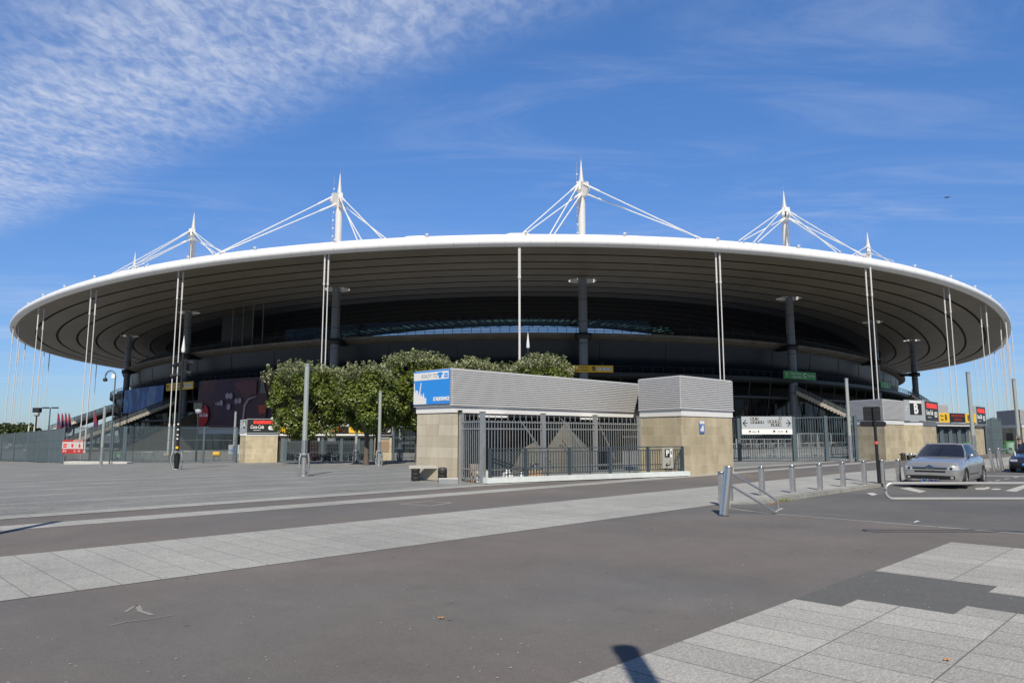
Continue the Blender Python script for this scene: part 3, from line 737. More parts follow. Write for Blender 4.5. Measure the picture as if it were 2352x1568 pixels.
for x0, x1, c in ((1.0, 1.5, (.06, .04, .03)), (1.7, 2.6, (.03, .045, .075)), (2.7, 3.3, (.02, .022, .025)), (3.4, 4.4, (.035, .05, .085)), (4.5, 5.0, (.07, .045, .03)), (8.2, 9.0, (.03, .03, .035))):
    part('wall_panel', mat('panel_%d' % int(x0 * 10), c, .35), kk, lambda m: m.box(x0, x1, 1.9, 1.95, .0, 2.3))
# right-hand block
blk = [(8.68, -4.1), (12.85, -4.1), (12.85, -.15), (11.6, -.15), (9.25, -1.7)]
part('stone_block', M['stone'], kk, lambda m: m.prism(blk, 0, 2.41))
part('block_band', M['white'], kk, lambda m: m.prism(grow(blk, .03), 2.412, 2.69))
louvre_box(kk, grow(blk, .03), 2.72, 4.03, [0, 1, 2, 4])
part('ledge', M['louvre'], kk, lambda m: m.prism(grow(blk, .09), 2.692, 2.722))
# stair hood of pale tiles seen through the bars
def hood(m):
    m.add([(6.0, .2, 0), (6.95, .2, 0), (6.75, .2, 2.2), (6.4, .2, 2.2), (6.0, 1.6, 0), (6.95, 1.6, 0), (6.75, 1.6, 2.2), (6.4, 1.6, 2.2)], [(0, 1, 2, 3), (4, 7, 6, 5), (0, 3, 7, 4), (1, 5, 6, 2), (3, 2, 6, 7)])
    m.add([(4.7, .8, .0), (6.1, .8, 0), (6.1, .8, .8), (5.2, .8, 1.35), (4.7, .8, 1.1), (4.7, 1.6, 0), (6.1, 1.6, 0), (6.1, 1.6, .8), (5.2, 1.6, 1.35), (4.7, 1.6, 1.1)], [(0, 1, 2, 3, 4), (9, 8, 7, 6, 5), (4, 3, 8, 9), (3, 2, 7, 8), (0, 4, 9, 5), (0, 5, 6, 1)])
part('tiled_stair_wall', M['tiles'], kk, hood)
part('sloping_side_wall', mat('stair_side_grey', (.13, .135, .13), .8, var=.2), kk, lambda m: m.xz([(6.95, 0), (8.6, 0), (8.6, .9), (6.78, 2.15)], .5, 1.4))
m = MB()
for (x0, z0, x1, z1, y) in ((3.0, 2.2, 4.9, .4, -.5), (3.3, 2.1, 5.1, .3, -.3), (5.4, 2.3, 7.3, .5, -.5), (5.7, 2.2, 7.5, .5, -.4), (7.8, 2.2, 9.0, .6, -.5), (8.0, 2.1, 9.1, .5, -.4)): m.bar((x0, y, z0), (x1, y, z1), .035)
m.build('stair_rail', M['galv'], kk)
part('ceiling_lamp', M['white'], kk, lambda m: m.box(1.3, 2.6, -.2, 0, 2.30, 2.38))
part('ceiling_lamp', M['white'], kk, lambda m: m.box(7.2, 8.2, -.2, 0, 2.30, 2.38))
# tall railing in front
rl = thing('tall_railing', 'tall galvanised bar railing closing off the front of the parking entrance', 'railing', KO, pi / 4)
posts = [(.1, -.42), (-.10, -1.72), (3.04, -1.66), (6.15, -1.66), (9.2, -1.66)]
posts[0] = (.34, -.12)
for x, y in posts: part('post', M['galv'], rl, lambda m: (m.box(x - .07, x + .07, y - .07, y + .07, 0, 2.42), m.box(x - .085, x + .085, y - .085, y + .085, 2.42, 2.45)))
def bars(m, a, b, z0, z1, step, r=.0095):
    a, b = Vector((*a, 0)), Vector((*b, 0)); n_ = max(1, int((b - a).length / step)); d = (b - a).normalized()
    for i in range(1, n_): p = a + (b - a) * (i / n_); m.bar((p.x, p.y, z0), (p.x, p.y, z1), r * 2)
for a, b in zip(posts, posts[1:]):
    m = MB(); bars(m, a, b, .12, 2.16, .148); bars(m, a, b, 2.16, 2.36, .296)
    m.build('bars', M['galv'], rl)
    m = MB()
    for zz in (.45, .12, 1.86, 2.1): m.bar((*a, zz), (*b, zz), .035, .045)
    m.build('rail', M['galv'], rl)
# low dark railing on the painted kerb
lo = thing('low_railing', 'low charcoal railing on a pale painted kerb before the parking entrance', 'railing', KO, pi / 4)
lp = [(.05, -1.95), (1.48, -2.25), (3.3, -2.72), (5.1, -3.18), (6.9, -3.66), (8.6, -4.15)]
def poly_strip(m, pts, w, z0, z1):
    for a, b in zip(pts, pts[1:]): m.bar((*a, (z0 + z1) / 2), (*b, (z0 + z1) / 2), w, z1 - z0)
cu_ = [(-.1, -1.9), (1.48, -2.25), (8.62, -4.15)]
part('painted_kerb', M['curbp'], lo, lambda m: m.prism([(-.12, -2.0), (1.46, -2.38), (8.8, -4.36), (8.8, -4.12), (8.6, -4.0), (1.5, -2.06), (-.1, -1.7)], .03, .21))
part('kerb_shadow_gap', M['gap'], lo, lambda m: m.prism([(-.05, -1.95), (1.46, -2.33), (8.7, -4.3), (8.7, -4.1), (1.5, -2.1), (-.05, -1.75)], 0, .03))
for x, y in lp: part('post', M['fenced'], lo, lambda m: m.box(x - .045, x + .045, y - .045, y + .045, .21, 1.2))
m = MB(); m2 = MB()
for a, b in zip(lp, lp[1:]):
    bars(m, a, b, .3, 1.05, .115, .011)
    mid = ((a[0] + b[0]) / 2, (a[1] + b[1]) / 2); m.bar((*mid, .21), (*mid, 1.12), .05, .03)
    for zz in (.3, 1.06, 1.18, .5): m2.bar((*a, zz), (*b, zz), .03, .035)
m.build('bars', M['fenced'], lo); m2.build('rail', M['fenced'], lo)
# litter and boxes behind the bars
def box_thing(name, label, cat, loc, s, m_, rz=.3, group=None):
    t = thing(name, label, cat, loc, rz, group); part('body', m_, t, lambda m: m.box(-s[0] / 2, s[0] / 2, -s[1] / 2, s[1] / 2, 0, s[2]), bevel=.012)
    part('tape', mat('parcel_tape', (.5, .42, .3), .4), t, lambda m: m.box(-s[0] / 2 - .002, s[0] / 2 + .002, -.03, .03, s[2] * .2, s[2] + .003)); return t
kw = Matrix.Rotation(pi / 4, 4, 'Z')
def kl(x, y, z=0): return KO + kw @ Vector((x, y, z))
box_thing('cardboard_box', 'tall brown cardboard box just behind the left gate bars', 'box', kl(.45, -.75), (.34, .3, .62), M['card'])
box_thing('carton', 'white carton behind the left gate bars beside the brown box', 'box', kl(.3, -1.3), (.32, .3, .45), M['white'], .8)
box_thing('wide_cardboard_box', 'wide open cardboard box lying behind the low railing', 'box', kl(2.3, -1.9), (.5, .4, .36), M['card'], .2)
box_thing('small_cardboard_box', 'small cardboard box resting behind the low railing', 'box', kl(2.75, -1.95), (.25, .25, .22), M['card'], 1.0)
def bag(name, label, loc, r, h_, mt):
    rg = random.Random(int(r * 1000)); m = MB(); m.lathe((0, 0, 0), [(r * .8, 0), (r, h_ * .3), (r * .85, h_ * .7), (r * .25, h_ * .88), (r * .4, h_), (0, h_)], 12)
    m.v = [(x + rg.uniform(-.02, .02), y + rg.uniform(-.02, .02), z) for x, y, z in m.v]
    o = m.build(name, mt); o.location = loc; tag(o, label, 'bag'); return o
bag('plastic_bag', 'crumpled white plastic bag behind the left part of the low railing', kl(1.0, -1.85), .2, .45, M['white'])
bag('refuse_bag', 'crumpled pale grey plastic bag next to the open cardboard box', kl(1.7, -1.85), .16, .35, M['galv'])
m = MB(); m.cyl((0, 0, 0), (0, 0, .28), .14, .16, 12); o = m.build('metal_bucket', M['galv']); o.location = kl(2.3, -1.9, .365); tag(o, 'small shiny metal bucket on the wide cardboard box', 'bucket')
# parking sign on the low railing
ps = thing('parking_sign', 'grey parking sign with white P on black beside the stone block', 'sign', kl(7.75, -4.0, .35), pi / 4 - .27)
part('panel', mat('sign_beige', (.36, .36, .33), .5), ps, lambda m: m.box(-.28, .28, -.02, .02, 0, .80)); part('black_field', M['black'], ps, lambda m: m.box(-.16, .10, -.026, -.02, .42, .74))
part('white_field', M['white'], ps, lambda m: m.box(.105, .22, -.026, -.02, .42, .74))
text(ps, 'P', .30, (-.03, -.032, .58), M['white'], bold=.012); text(ps, '3', .17, (.163, -.032, .6), M['black'], bold=.004)
part('arrow', M['black'], ps, lambda m: (m.bar((-.12, -.026, .12), (.1, -.026, .12), .01, .03), m.bar((.1, -.026, .12), (.1, -.026, .3), .03, .01), m.bar((-.12, -.026, .12), (-.04, -.026, .2), .02, .03), m.bar((-.12, -.026, .12), (-.04, -.026, .05), .02, .03)))
# blue poster on the left end
bp_ = thing('shop_poster', 'blue poster with cheering crowd silhouette on the left end of the parking entrance', 'poster', kl(-.12, 1.05, 2.78), -pi / 4)
W2 = 1.06
part('panel', M['blue'], bp_, lambda m: m.box(-W2, W2, -.03, 0, 0, 1.25))
part('white_header', M['white'], bp_, lambda m: m.box(-W2 + .005, W2 - .06, -.034, -.03, .90, 1.19))
text(bp_, 'READY TO', .20, (-.12, -.036, 1.045), mat('poster_grey', (.35, .38, .42), .5), shear=.25)
def crowd(m):
    rg = random.Random(3); pts = [(-W2 + .005, .01)]; x = -W2 + .005
    while x < -.30:
        h_ = .42 * (1 - ((x + W2) / .9) ** 1.4) + rg.uniform(0, .12); pts += [(x, h_), (x + .03, h_ + .05), (x + .05, h_ - .02)]; x += .06
    pts += [(-.28, .01)]; m.xz(pts[::-1], -.034, -.03)
    for x0, x1, z1 in ((-.98, -1.02, .82), (-.72, -.6, .82), (-.86, -.9, .55), (-.5, -.44, .42)): m.add([(x0 - .04, -.035, .2), (x0 + .04, -.035, .2), (x1 + .025, -.035, z1), (x1 - .025, -.035, z1)], [(0, 1, 2, 3)])
    m.cyl((-.84, -.036, .48), (-.84, -.03, .48), .055, n=12)
part('crowd_silhouette', M['white'], bp_, crowd)
text(bp_, 'STADEFRANCE', .19, (.60, -.036, .17), M['white'], bold=.008, xs=.72)
def shirt(m): m.xz([(.44, .95), (.60, .95), (.60, 1.07), (.65, 1.05), (.68, 1.12), (.58, 1.16), (.46, 1.16), (.36, 1.12), (.39, 1.05), (.44, 1.07)], -.038, -.034)
part('shirt_symbol', M['blue'], bp_, shirt)
part('gift_symbol', M['blue'], bp_, lambda m: (m.box(.76, .85, -.038, -.034, .95, 1.03), m.box(.87, .96, -.038, -.034, .95, 1.03), m.box(.76, .85, -.038, -.034, 1.05, 1.11), m.box(.87, .96, -.038, -.034, 1.05, 1.11)))
# notice on the stone block
nb = thing('notice', 'small blue and white notice fixed high on the stone block', 'notice', kl(10.2, -4.13, 1.72), pi / 4)
part('sheet', mat('notice_blue', (.10, .20, .50), .5), nb, lambda m: m.box(-.2, .2, -.012, 0, 0, .52)); part('heading', M['white'], nb, lambda m: (m.box(-.19, .19, -.016, -.012, .38, .51), m.box(-.12, .13, -.016, -.012, .08, .2), m.box(-.02, .13, -.016, -.012, .2, .32)))
cmr = thing('security_camera', 'tiny black security camera under the white band at the left end', 'camera', kl(.35, -.04, 2.5), 0)
part('housing', M['black'], cmr, lambda m: m.box(-.08, .08, -.18, .0, -.05, .04)); part('lens', M['glassd'], cmr, lambda m: m.cyl((0, -.19, 0), (0, -.18, 0), .03))
# ---- bench of black drums and a speckled slab
speck = mat('speckled_concrete', (.42, .41, .38), .85, var=.35, vs=30)
bn = thing('bench', 'speckled concrete slab bench on black drum feet left of the parking entrance', 'bench', (*G(985, 1104).xy, 0), 0)
def drum(m, x, y):
    for k in range(3): m.lathe((x, y, k * .15), [(.0, 0), (.15, 0), (.16, .02), (.16, .12), (.15, .14), (0, .14)], 18)
d0 = G(955, 1104).xy - G(985, 1104).xy
for dx, dy in ((-.50, .05), (.42, .1)): part('foot', M['rubber'], bn, lambda m: drum(m, dx, dy))
part('slab', speck, bn, lambda m: m.box(-.72, .62, -.1, .32, .43, .53))
bd = thing('drum_bollard', 'black three-ring drum bollard standing in front of the speckled bench', 'bollard', (*G(1016, 1108.5).xy, 0)); part('drum', M['rubber'], bd, lambda m: drum(m, 0, 0)); part('cap', mat('dark_cap', (.04, .045, .05), .5), bd, lambda m: m.lathe((0, 0, .44), [(.16, 0), (.155, .06), (.1, .09), (0, .1)], 18))
gb = G(1030, 1111); o = MB().box(-.34, .34, -.12, .12, 0, .19).build('concrete_block', M['galv'], bevel=.01); o.location = (gb.x, gb.y + .1, 0); tag(o, 'low grey metal-faced block lying by the foot of the stone pier', 'block')
# ================================================================== generic steel fence
def fence(name, label, pts, hs, post_us=None, step=.135, spikes=True, mt=None, rails=(.08, .42, .66), group=None, panel=False, pitch=2.6):
    """pts: ground points along the line, hs: heights at those points"""
    mt = mt or M['fence']; base = pts[0].copy(); f = thing(name, label, 'fence', base, 0, group)
    m = MB(); mr = MB(); r = .013
    for (a, b, h0, h1) in zip(pts, pts[1:], hs, hs[1:]):
        a, b = a - base, b - base; L_ = (b - a).length; n_ = int(L_ / step); d = (b - a).normalized(); nn = Vector((d.y, -d.x, 0))
        if nn.dot(a + base) > 0: nn = -nn
        for i in range(n_ + 1):
            t = i / n_; p = a + (b - a) * t; h_ = h0 + (h1 - h0) * t
            m.bar((p.x, p.y, p.z + .06), (p.x, p.y, p.z + h_), r * 2)
            if spikes and i % 2: q = p + nn * .16; m.bar((p.x, p.y, p.z + h_), (q.x, q.y, p.z + h_ + .16), r * 1.6)
        for zf in rails + (.985,): mr.bar((a.x, a.y, a.z + h0 * zf), (b.x, b.y, b.z + h1 * zf), .04, .05)
        k = max(1, round(L_ / pitch))
        for i in range(k + 1):
            if i == 0 and a.length > .01: continue
            t = i / k; p = a + (b - a) * t; h_ = h0 + (h1 - h0) * t; pm_ = MB(); pm_.box(p.x - .09, p.x + .09, p.y - .09, p.y + .09, p.z, p.z + h_ + .05); pm_.build('post', mt, f)
        if panel: pn = MB(); pn.quad((a.x, a.y, a.z + .1), (b.x, b.y, b.z + .1), (b.x, b.y, b.z + h1 * .97), (a.x, a.y, a.z + h0 * .97)); pn.build('mesh_panel', mat('fence_mesh', (.10, .13, .15), .5, alpha=.72, var=.2, vs=.8), f)
    m.build('bars', mt, f); mr.build('rail', mt, f)
    return f
def hat(u, vt, g): return at(u, vt, g.y).z - g.z
def fpts(lst): 
    P_ = [G(u, vb) for u, vt, vb in lst]; return P_, [hat(u, vt, g) for (u, vt, vb), g in zip(lst, P_)]
P_, h_ = fpts([(-60, 1003, 1057), (0, 996, 1058.5), (60, 991, 1060), (112, 986, 1062), (140, 983, 1063)])
fence('steel_fence', 'long blue grey fence running away down the left edge of the plaza', P_, h_, panel=True, pitch=3.2, spikes=False)
P_, h_ = fpts([(143, 981, 1064), (205, 981, 1062), (282, 979.5, 1062)])
fence('kiosk_fence', 'blue grey fence section behind the concrete plinth and green litter bags', P_, h_, rails=(.08, .36, .64), step=.12)
P_, h_ = fpts([(286, 979.5, 1062.5), (389, 980.5, 1063), (466, 981, 1063), (541, 982, 1062.5)])
fence('gate_fence', 'blue grey bar fence between the green bags and gate A', P_, h_, rails=(.08, .36, .64), pitch=6.2)
P_, h_ = fpts([(903, 978, 1057), (962, 980, 1056), (1010, 982, 1057)])
fence('short_fence', 'short bar fence between gate A and the parking entrance', P_, h_, rails=(.08, .36, .64), pitch=5)
P_, h_ = fpts([(1672, 963, 1059), (1699, 961.5, 1059.5), (1826, 958, 1059.5), (1900, 956, 1060), (1969, 957, 1060)])
fence('road_fence', 'dark bar fence with outward spikes between parking entrance and gate B', P_, h_, rails=(.08, .30, .62), pitch=7.0)
# ---- gate A
ga_l = at(544.5, 1062.5, 66.6); ga_r = at(899, 1056, 69.4); ang = math.atan2(ga_r.y - ga_l.y, ga_r.x - ga_l.x); Lg = (ga_r - ga_l).length
gA = thing('gate_building', 'stone gate building A with yellow lintel behind the round trees', 'building', ga_l, ang)
Z0 = 2.44; kx = Lg / (899 - 544.5)
def ax(u): return (u - 544.5) * kx
p1 = ax(633)
part('stone_pier', M['stone'], gA, lambda m: m.prism([(0, 1.1), (.65, 0), (p1, 0), (p1, 2.6), (0, 2.6)], -.2, Z0))
part('stone_pier', M['stone'], gA, lambda m: m.box(ax(858), Lg, .3, 2.6, -.2, Z0))
part('white_band', M['white'], gA, lambda m: (m.prism([(-.04, 1.08), (.62, -.05), (p1 + .04, -.05), (p1 + .04, 2.6), (-.04, 2.6)], Z0, Z0 + .26), m.box(p1 + .04, ax(858), .25, 2.6, Z0 + .02, Z0 + .24), m.box(ax(858), Lg + .04, .25, 2.65, Z0, Z0 + .26)))
part('roof_box', M['louvre'], gA, lambda m: (m.box(p1 + .1, ax(850), .7, 2.5, Z0 + .26, Z0 + 1.1), m.box(.7, p1, .3, 2.5, Z0 + .262, Z0 + 1.3)))
part('soffit', M['dark'], gA, lambda m: m.box(p1 + .04, ax(858), .35, 2.5, Z0 - .2, Z0 + .018))
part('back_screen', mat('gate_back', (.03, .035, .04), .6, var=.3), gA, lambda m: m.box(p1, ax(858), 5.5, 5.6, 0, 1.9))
for u in (650, 691, 735, 780, 820, 850): part('gate_post', M['fence'], gA, lambda m: m.box(ax(u) - .13, ax(u) + .13, .42, .62, 0, Z0 - .21))
m = MB(); bars(m, (p1, .5), (ax(858), .5), .05, Z0 - .22, .14, .014); m.build('gate_bars', M['fence'], gA)
m = MB(); 
for zz in (.1, .9, 1.9): m.bar((p1, .5, zz), (ax(858), .5, zz), .04)
m.build('gate_rail', M['fence'], gA)
part('recessed_notice_case', mat('case_frame', (.28, .20, .13), .6), gA, lambda m: m.box(ax(868), ax(893), .27, .3, .9, 1.95))
part('wall_light', M['galv'], gA, lambda m: m.box(ax(868), ax(893), .22, .3, 2.12, 2.32))
def crates(label, u, col, n_, z=0, y=3.8):
    t = thing('stacked_crates' , label, 'crate stack', ga_l + Matrix.Rotation(ang, 4, 'Z') @ Vector((ax(u), y, 0)), ang)
    for k in range(n_): part('crate', mat('crate_%s' % label[:4], col, .5), t, lambda m: (m.box(-.55, .55, -.3, .3, k * .33, k * .33 + .27), m.box(-.6, .6, -.35, .35, k * .33 + .24, k * .33 + .29)))
crates('red crates stacked inside gate A left of its middle', 707, (.45, .03, .03), 6); crates('grey crates stacked inside gate A near its middle', 755, (.2, .22, .24), 5); crates('white crates stacked inside gate A toward its right end', 797, (.6, .6, .6), 5)
for i, u in enumerate((676, 762, 790, 820)):
    t = thing('turnstile', 'steel entrance turnstile inside gate A, %s' % ('leftmost of four', 'second from left of four', 'third from left of four', 'rightmost of four')[i], 'turnstile', ga_l + Matrix.Rotation(ang, 4, 'Z') @ Vector((ax(u), 2.0, 0)), ang, 'turnstiles inside gate A')
    part('frame', M['galv'], t, lambda m: (m.bar((-.25, 0, 0), (-.25, 0, 1), .05), m.bar((.25, 0, 0), (.25, 0, 1), .05), m.bar((-.25, 0, 1), (.25, 0, 1), .06), m.bar((-.25, 0, .5), (.25, 0, .5), .04))); part('arm', M['steel'], t, lambda m: (m.bar((0, 0, .8), (.3, -.3, .6), .04), m.bar((0, 0, .8), (-.3, -.3, .6), .04)))
# ---- reusable signs
def sponsor_sign(label, loc, rz, w, h_, xs=1.0, group='black sponsor boards over the gates'):
    t = thing('sponsor_sign', label, 'sign', loc, rz, group)
    part('panel', M['black'], t, lambda m: m.box(0, w, -.12, 0, 0, h_)); part('frame', M['greyp'], t, lambda m: (m.box(-.05, 0, -.14, .3, -.05, h_ + .05), m.box(w, w + .04, -.14, .3, -.05, h_ + .05), m.box(0, w, -.14, .3, -.05, 0), m.box(0, w, -.14, .3, h_, h_ + .05)))
    text(t, 'STADEFRANCE', h_ * .30, (w * .52, -.128, h_ * .77), M['redled'], bold=.02, xs=w / 3.6 * .92)
    text(t, 'Coca-Cola', h_ * .36, (w * .32, -.128, h_ * .42), M['white'], shear=.3, xs=w / 3.6 * .82, bold=.008)
    m = MB(); n_ = 20
    m.add([(w * .80 + w * .11 * (abs(cos(2 * pi * i / n_)) ** .6) * (1 if cos(2 * pi * i / n_) > 0 else -1), -.126, h_ * .36 + h_ * .15 * (abs(sin(2 * pi * i / n_)) ** .6) * (1 if sin(2 * pi * i / n_) > 0 else -1)) for i in range(n_)], [tuple(range(n_))])
    m.build('white_badge', M['white'], t); part('badge_mark', M['black'], t, lambda m: (m.box(w * .75, w * .82, -.129, -.127, h_ * .33, h_ * .39), m.xz([(w * .83, h_ * .38), (w * .85, h_ * .30), (w * .87, h_ * .43)], -.129, -.127)))
    part('small_line', M['white'], t, lambda m: m.box(w * .2, w * .44, -.126, -.12, h_ * .17, h_ * .20)); return t
def loc_in(o, x, y, z): return o.location + Matrix.Rotation(o.rotation_euler.z, 4, 'Z') @ Vector((x, y, z))
sponsor_sign('black sponsor board on the left stone pier of gate A', loc_in(gA, .75, -.08, Z0 + .3), ang, p1 - .75, 1.22)
sponsor_sign('black sponsor board on the right stone pier of gate A behind tree leaves', loc_in(gA, ax(855), .2, Z0 + .1), ang, Lg - ax(855), 1.22)
an = math.atan2(-1.1, .65)
t = thing('letter_sign', 'grey panel with white letter A on black at gate A', 'sign', loc_in(gA, 0, 1.05, Z0 + .28), ang + an)
part('panel', M['greyp'], t, lambda m: m.box(-.05, 1.25, -.05, 0, 0, 1.22)); part('black_field', M['black'], t, lambda m: m.box(.68, 1.2, -.056, -.05, .42, 1.12)); text(t, 'A', .72, (.94, -.062, .76), M['white'], bold=.02)
text(t, 'Z Y', .16, (.3, -.06, .8), M['white']); text(t, 'X U T S R', .12, (.3, -.06, .55), M['white']); part('header', M['white'], t, lambda m: m.box(.68, 1.2, -.056, -.05, 1.13, 1.19))
def lintel(label, loc, rz, w, parts_, h_=.62):
    t = thing('lintel_sign', label, 'sign', loc, rz)
    for kind, a, b, s in parts_:
        mm = M['yellow'] if kind == 'y' else M['black']; part('yellow_panel' if kind == 'y' else 'led_panel', mm, t, lambda m: m.box(a * w, b * w - .02, -.1, 0, 0, h_))
        c = (a + b) / 2 * w
        if s and kind == 'y':
            big, sm = s; text(t, big, h_ * .85, (c - (.55 if sm[1] else -.45) * min(1, (b - a) * w / 2.6), -.106, h_ * .5), M['black'], bold=.015); text(t, sm[0], h_ * .30, (c + (.3 if sm[1] else -.4) * min(1, (b - a) * w / 2.6), -.106, h_ * .68), M['black']); text(t, 'Gate', h_ * .30, (c + (.22 if sm[1] else -.4) * min(1, (b - a) * w / 2.6), -.106, h_ * .28), M['black'])
        elif s: text(t, s[0], h_ * .36, (c, -.106, h_ * .70), M[s[2]], sp_=1.1); text(t, s[1], h_ * .36, (c, -.106, h_ * .27), M[s[2]], sp_=1.1)
    return t
bx0, bx1 = p1 + .1, ax(853)
M['led2'] = mat('lit_led_letters', (.6, .05, .02), .5, emit=(1, .12, .04), es=.8)
lintel('yellow and black lintel sign of gate A with red LED words', loc_in(gA, bx0, .24, Z0 + .28), ang, bx1 - bx0, [('y', 0, .28, ('A', ('Porte', False))), ('b', .28, .48, None), ('b', .48, .74, ('STADE', 'AGLE TOP 14', 'led2')), ('y', .74, 1.0, ('A', ('Porte', True)))])
# ---- gate B (footprints traced on the ground)
def gp(u, d, z=0): 
    x = (u - CU) / FPX * (d * cos(PITCH) + (z - H) * sin(PITCH)); return Vector((x, d, 0))
A_, B_, C_ = gp(1961.8, 50.0), gp(2036.1, 47.3), gp(2081.4, 50.3)
gB = thing('gate_building', 'stone gate building B behind the silver car with louvred corner and yellow lintel', 'building', (A_.x, A_.y, 0))
def rb(p): return (p.x - A_.x, p.y - A_.y)
D_, E_, F_, G_ = gp(2124, 51.6), gp(2155, 55.2), gp(2243, 58.6), gp(2264, 61.3)
bk = Vector((-2.5, 2.5, 0))
blkB = [rb(A_), rb(B_), rb(C_), rb(C_ + Vector((-1.5, 1.6, 0))), rb(A_ + Vector((1.0, 1.6, 0)))]
ZB0 = 2.33
part('stone_block', M['stone'], gB, lambda m: m.prism(blkB, -.4, ZB0)); part('block_band', M['white'], gB, lambda m: m.prism(grow(blkB, .03), ZB0, ZB0 + .28)); louvre_box(gB, grow(blkB, .03), ZB0 + .3, ZB0 + 1.62, [0, 1])
wl = [rb(C_ + Vector((.02, .05, 0))), rb(D_), rb(E_), rb(E_ + bk), rb(C_ + bk)]
part('stone_wall', M['stone'], gB, lambda m: m.prism(wl, -.4, ZB0)); part('wall_band', M['white'], gB, lambda m: m.prism(grow(wl, .02), ZB0 - .02, ZB0 + .24))
pr = [rb(F_), rb(G_), rb(G_ + bk), rb(F_ + bk)]
part('stone_pier', M['stone'], gB, lambda m: m.prism(pr, -.4, ZB0)); part('pier_band', M['white'], gB, lambda m: m.prism(grow(pr, .03), ZB0, ZB0 + .26))
bm_ = [rb(E_), rb(F_), rb(F_ + bk), rb(E_ + bk)]
part('beam', M['white'], gB, lambda m: m.prism(bm_, ZB0 - .02, ZB0 + .22)); 
lv = [rb(E_ + bk * .5), rb(F_ + bk * .5), rb(F_ + bk * 1.3), rb(E_ + bk * 1.3)]; louvre_box(gB, lv, ZB0 + .24, ZB0 + 1.75, [0])
part('soffit', M['dark'], gB, lambda m: m.prism([rb(E_ + bk * .1), rb(F_ + bk * .1), rb(F_ + bk * .9), rb(E_ + bk * .9)], ZB0 - .2, ZB0 - .03))
for k in range(5):
    p = E_ + (F_ - E_) * ((k + .15) / 4.4) + bk * .12; x, y = rb(p); part('gate_post', M['fence'], gB, lambda m: m.box(x - .15, x + .15, y - .1, y + .1, -.2, ZB0 - .21))
m = MB(); bars(m, rb(E_ + bk * .15), rb(F_ + bk * .15), -.2, ZB0 - .22, .12, .03); m.build('gate_bars', M['fenced'], gB)
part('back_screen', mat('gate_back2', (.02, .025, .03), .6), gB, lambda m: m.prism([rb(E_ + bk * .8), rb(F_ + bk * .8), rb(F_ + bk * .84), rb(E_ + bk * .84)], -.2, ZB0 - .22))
def face(a, b): d = b - a; return math.atan2(d.y, d.x), d.length
r_, l_ = face(D_, E_); nv = Vector((sin(r_), -cos(r_), 0))
sponsor_sign('black sponsor board nearest the big letter B on gate B', D_ + nv * .1 + Vector((0, 0, ZB0 + .30)), r_, l_, 1.42)
r2, l2 = face(F_, G_); nv2 = Vector((sin(r2), -cos(r2), 0))
sponsor_sign('farther black sponsor board at the right end of gate B', F_ + nv2 * .1 + Vector((0, 0, ZB0 + .15)), r2, l2, 1.42)
r1, l1 = face(C_, D_); nv1 = Vector((sin(r1), -cos(r1), 0))
t = thing('letter_sign', 'grey panel with huge white letter B on black at gate B', 'sign', C_ + nv1 * .08 + Vector((0, 0, ZB0 + .28)), r1)
part('panel', M['greyp'], t, lambda m: m.box(0, l1, -.05, 0, 0, 1.45)); part('black_field', M['black'], t, lambda m: m.box(l1 * .28, l1 * .92, -.056, -.05, .42, 1.22)); text(t, 'B', .98, (l1 * .6, -.062, .82), M['white'], bold=.035)
part('header', M['white'], t, lambda m: m.box(l1 * .28, l1 * .92, -.056, -.05, 1.25, 1.40)); text(t, 'G H', .16, (l1 * .13, -.06, .95), M['white']); text(t, 'N', .16, (l1 * .08, -.06, .72), M['white'])
r3, l3 = face(E_, F_); nv3 = Vector((sin(r3), -cos(r3), 0))
lintel('yellow and black lintel sign of gate B with dim LED panel', E_ + nv3 * .08 + Vector((0, 0, ZB0 + .26)), r3, l3, [('y', 0, .3, ('B', ('Porte', False))), ('b', .3, .71, ('INFORMATION', 'PORTE B', 'dimled')), ('y', .71, 1.0, ('B', ('Porte', True)))], .72)
t = thing('drum_bollard', 'black drum bollard beside the stone wall of gate B', 'bollard', (*G(2075, 1057).xy, -.05)); part('drum', M['rubber'], t, lambda m: drum(m, 0, 0)); part('cap', M['dark'], t, lambda m: m.lathe((0, 0, .44), [(.16, 0), (.155, .06), (.1, .09), (0, .1)], 18))
t = thing('low_stone_seat', 'low dark seat block by gate B just left of the silver car', 'bench', (*G(2094, 1056).xy, -.05)); part('foot', M['rubber'], t, lambda m: m.box(-.25, .25, -.15, .15, 0, .38)); part('slab', speck, t, lambda m: m.box(-.7, .5, -.2, .2, .38, .46))
# fence cage and far kiosk right of gate B
P_ = [gp(2268, 62), gp(2284, 63), gp(2302, 66)]
for p in P_: p.z = -.1
fence('gate_cage', 'tall blue grey cage fence right of gate B', P_, [2.9, 3.1, 3.0], panel=True, pitch=2.4, spikes=True)
K2 = [gp(2298, 73), gp(2352, 67.5), gp(2372, 70), gp(2330, 78)]
g2 = thing('far_kiosk', 'distant louvred stone kiosk with dark doorway at the right edge', 'building', (K2[0].x, K2[0].y, -.2))
rr = lambda p: (p.x - K2[0].x, p.y - K2[0].y)
k2 = [rr(p) for p in K2]
part('stone_walls', M['stone'], g2, lambda m: m.prism(k2, 0, 2.5)); part('white_band', M['white'], g2, lambda m: m.prism(grow(k2, .03), 2.5, 2.78)); louvre_box(g2, grow(k2, .03), 2.8, 4.15, [0, 1])
e = Vector((k2[1][0] - k2[0][0], k2[1][1] - k2[0][1], 0)); el = e.length; e.normalize(); ea = math.atan2(e.y, e.x)
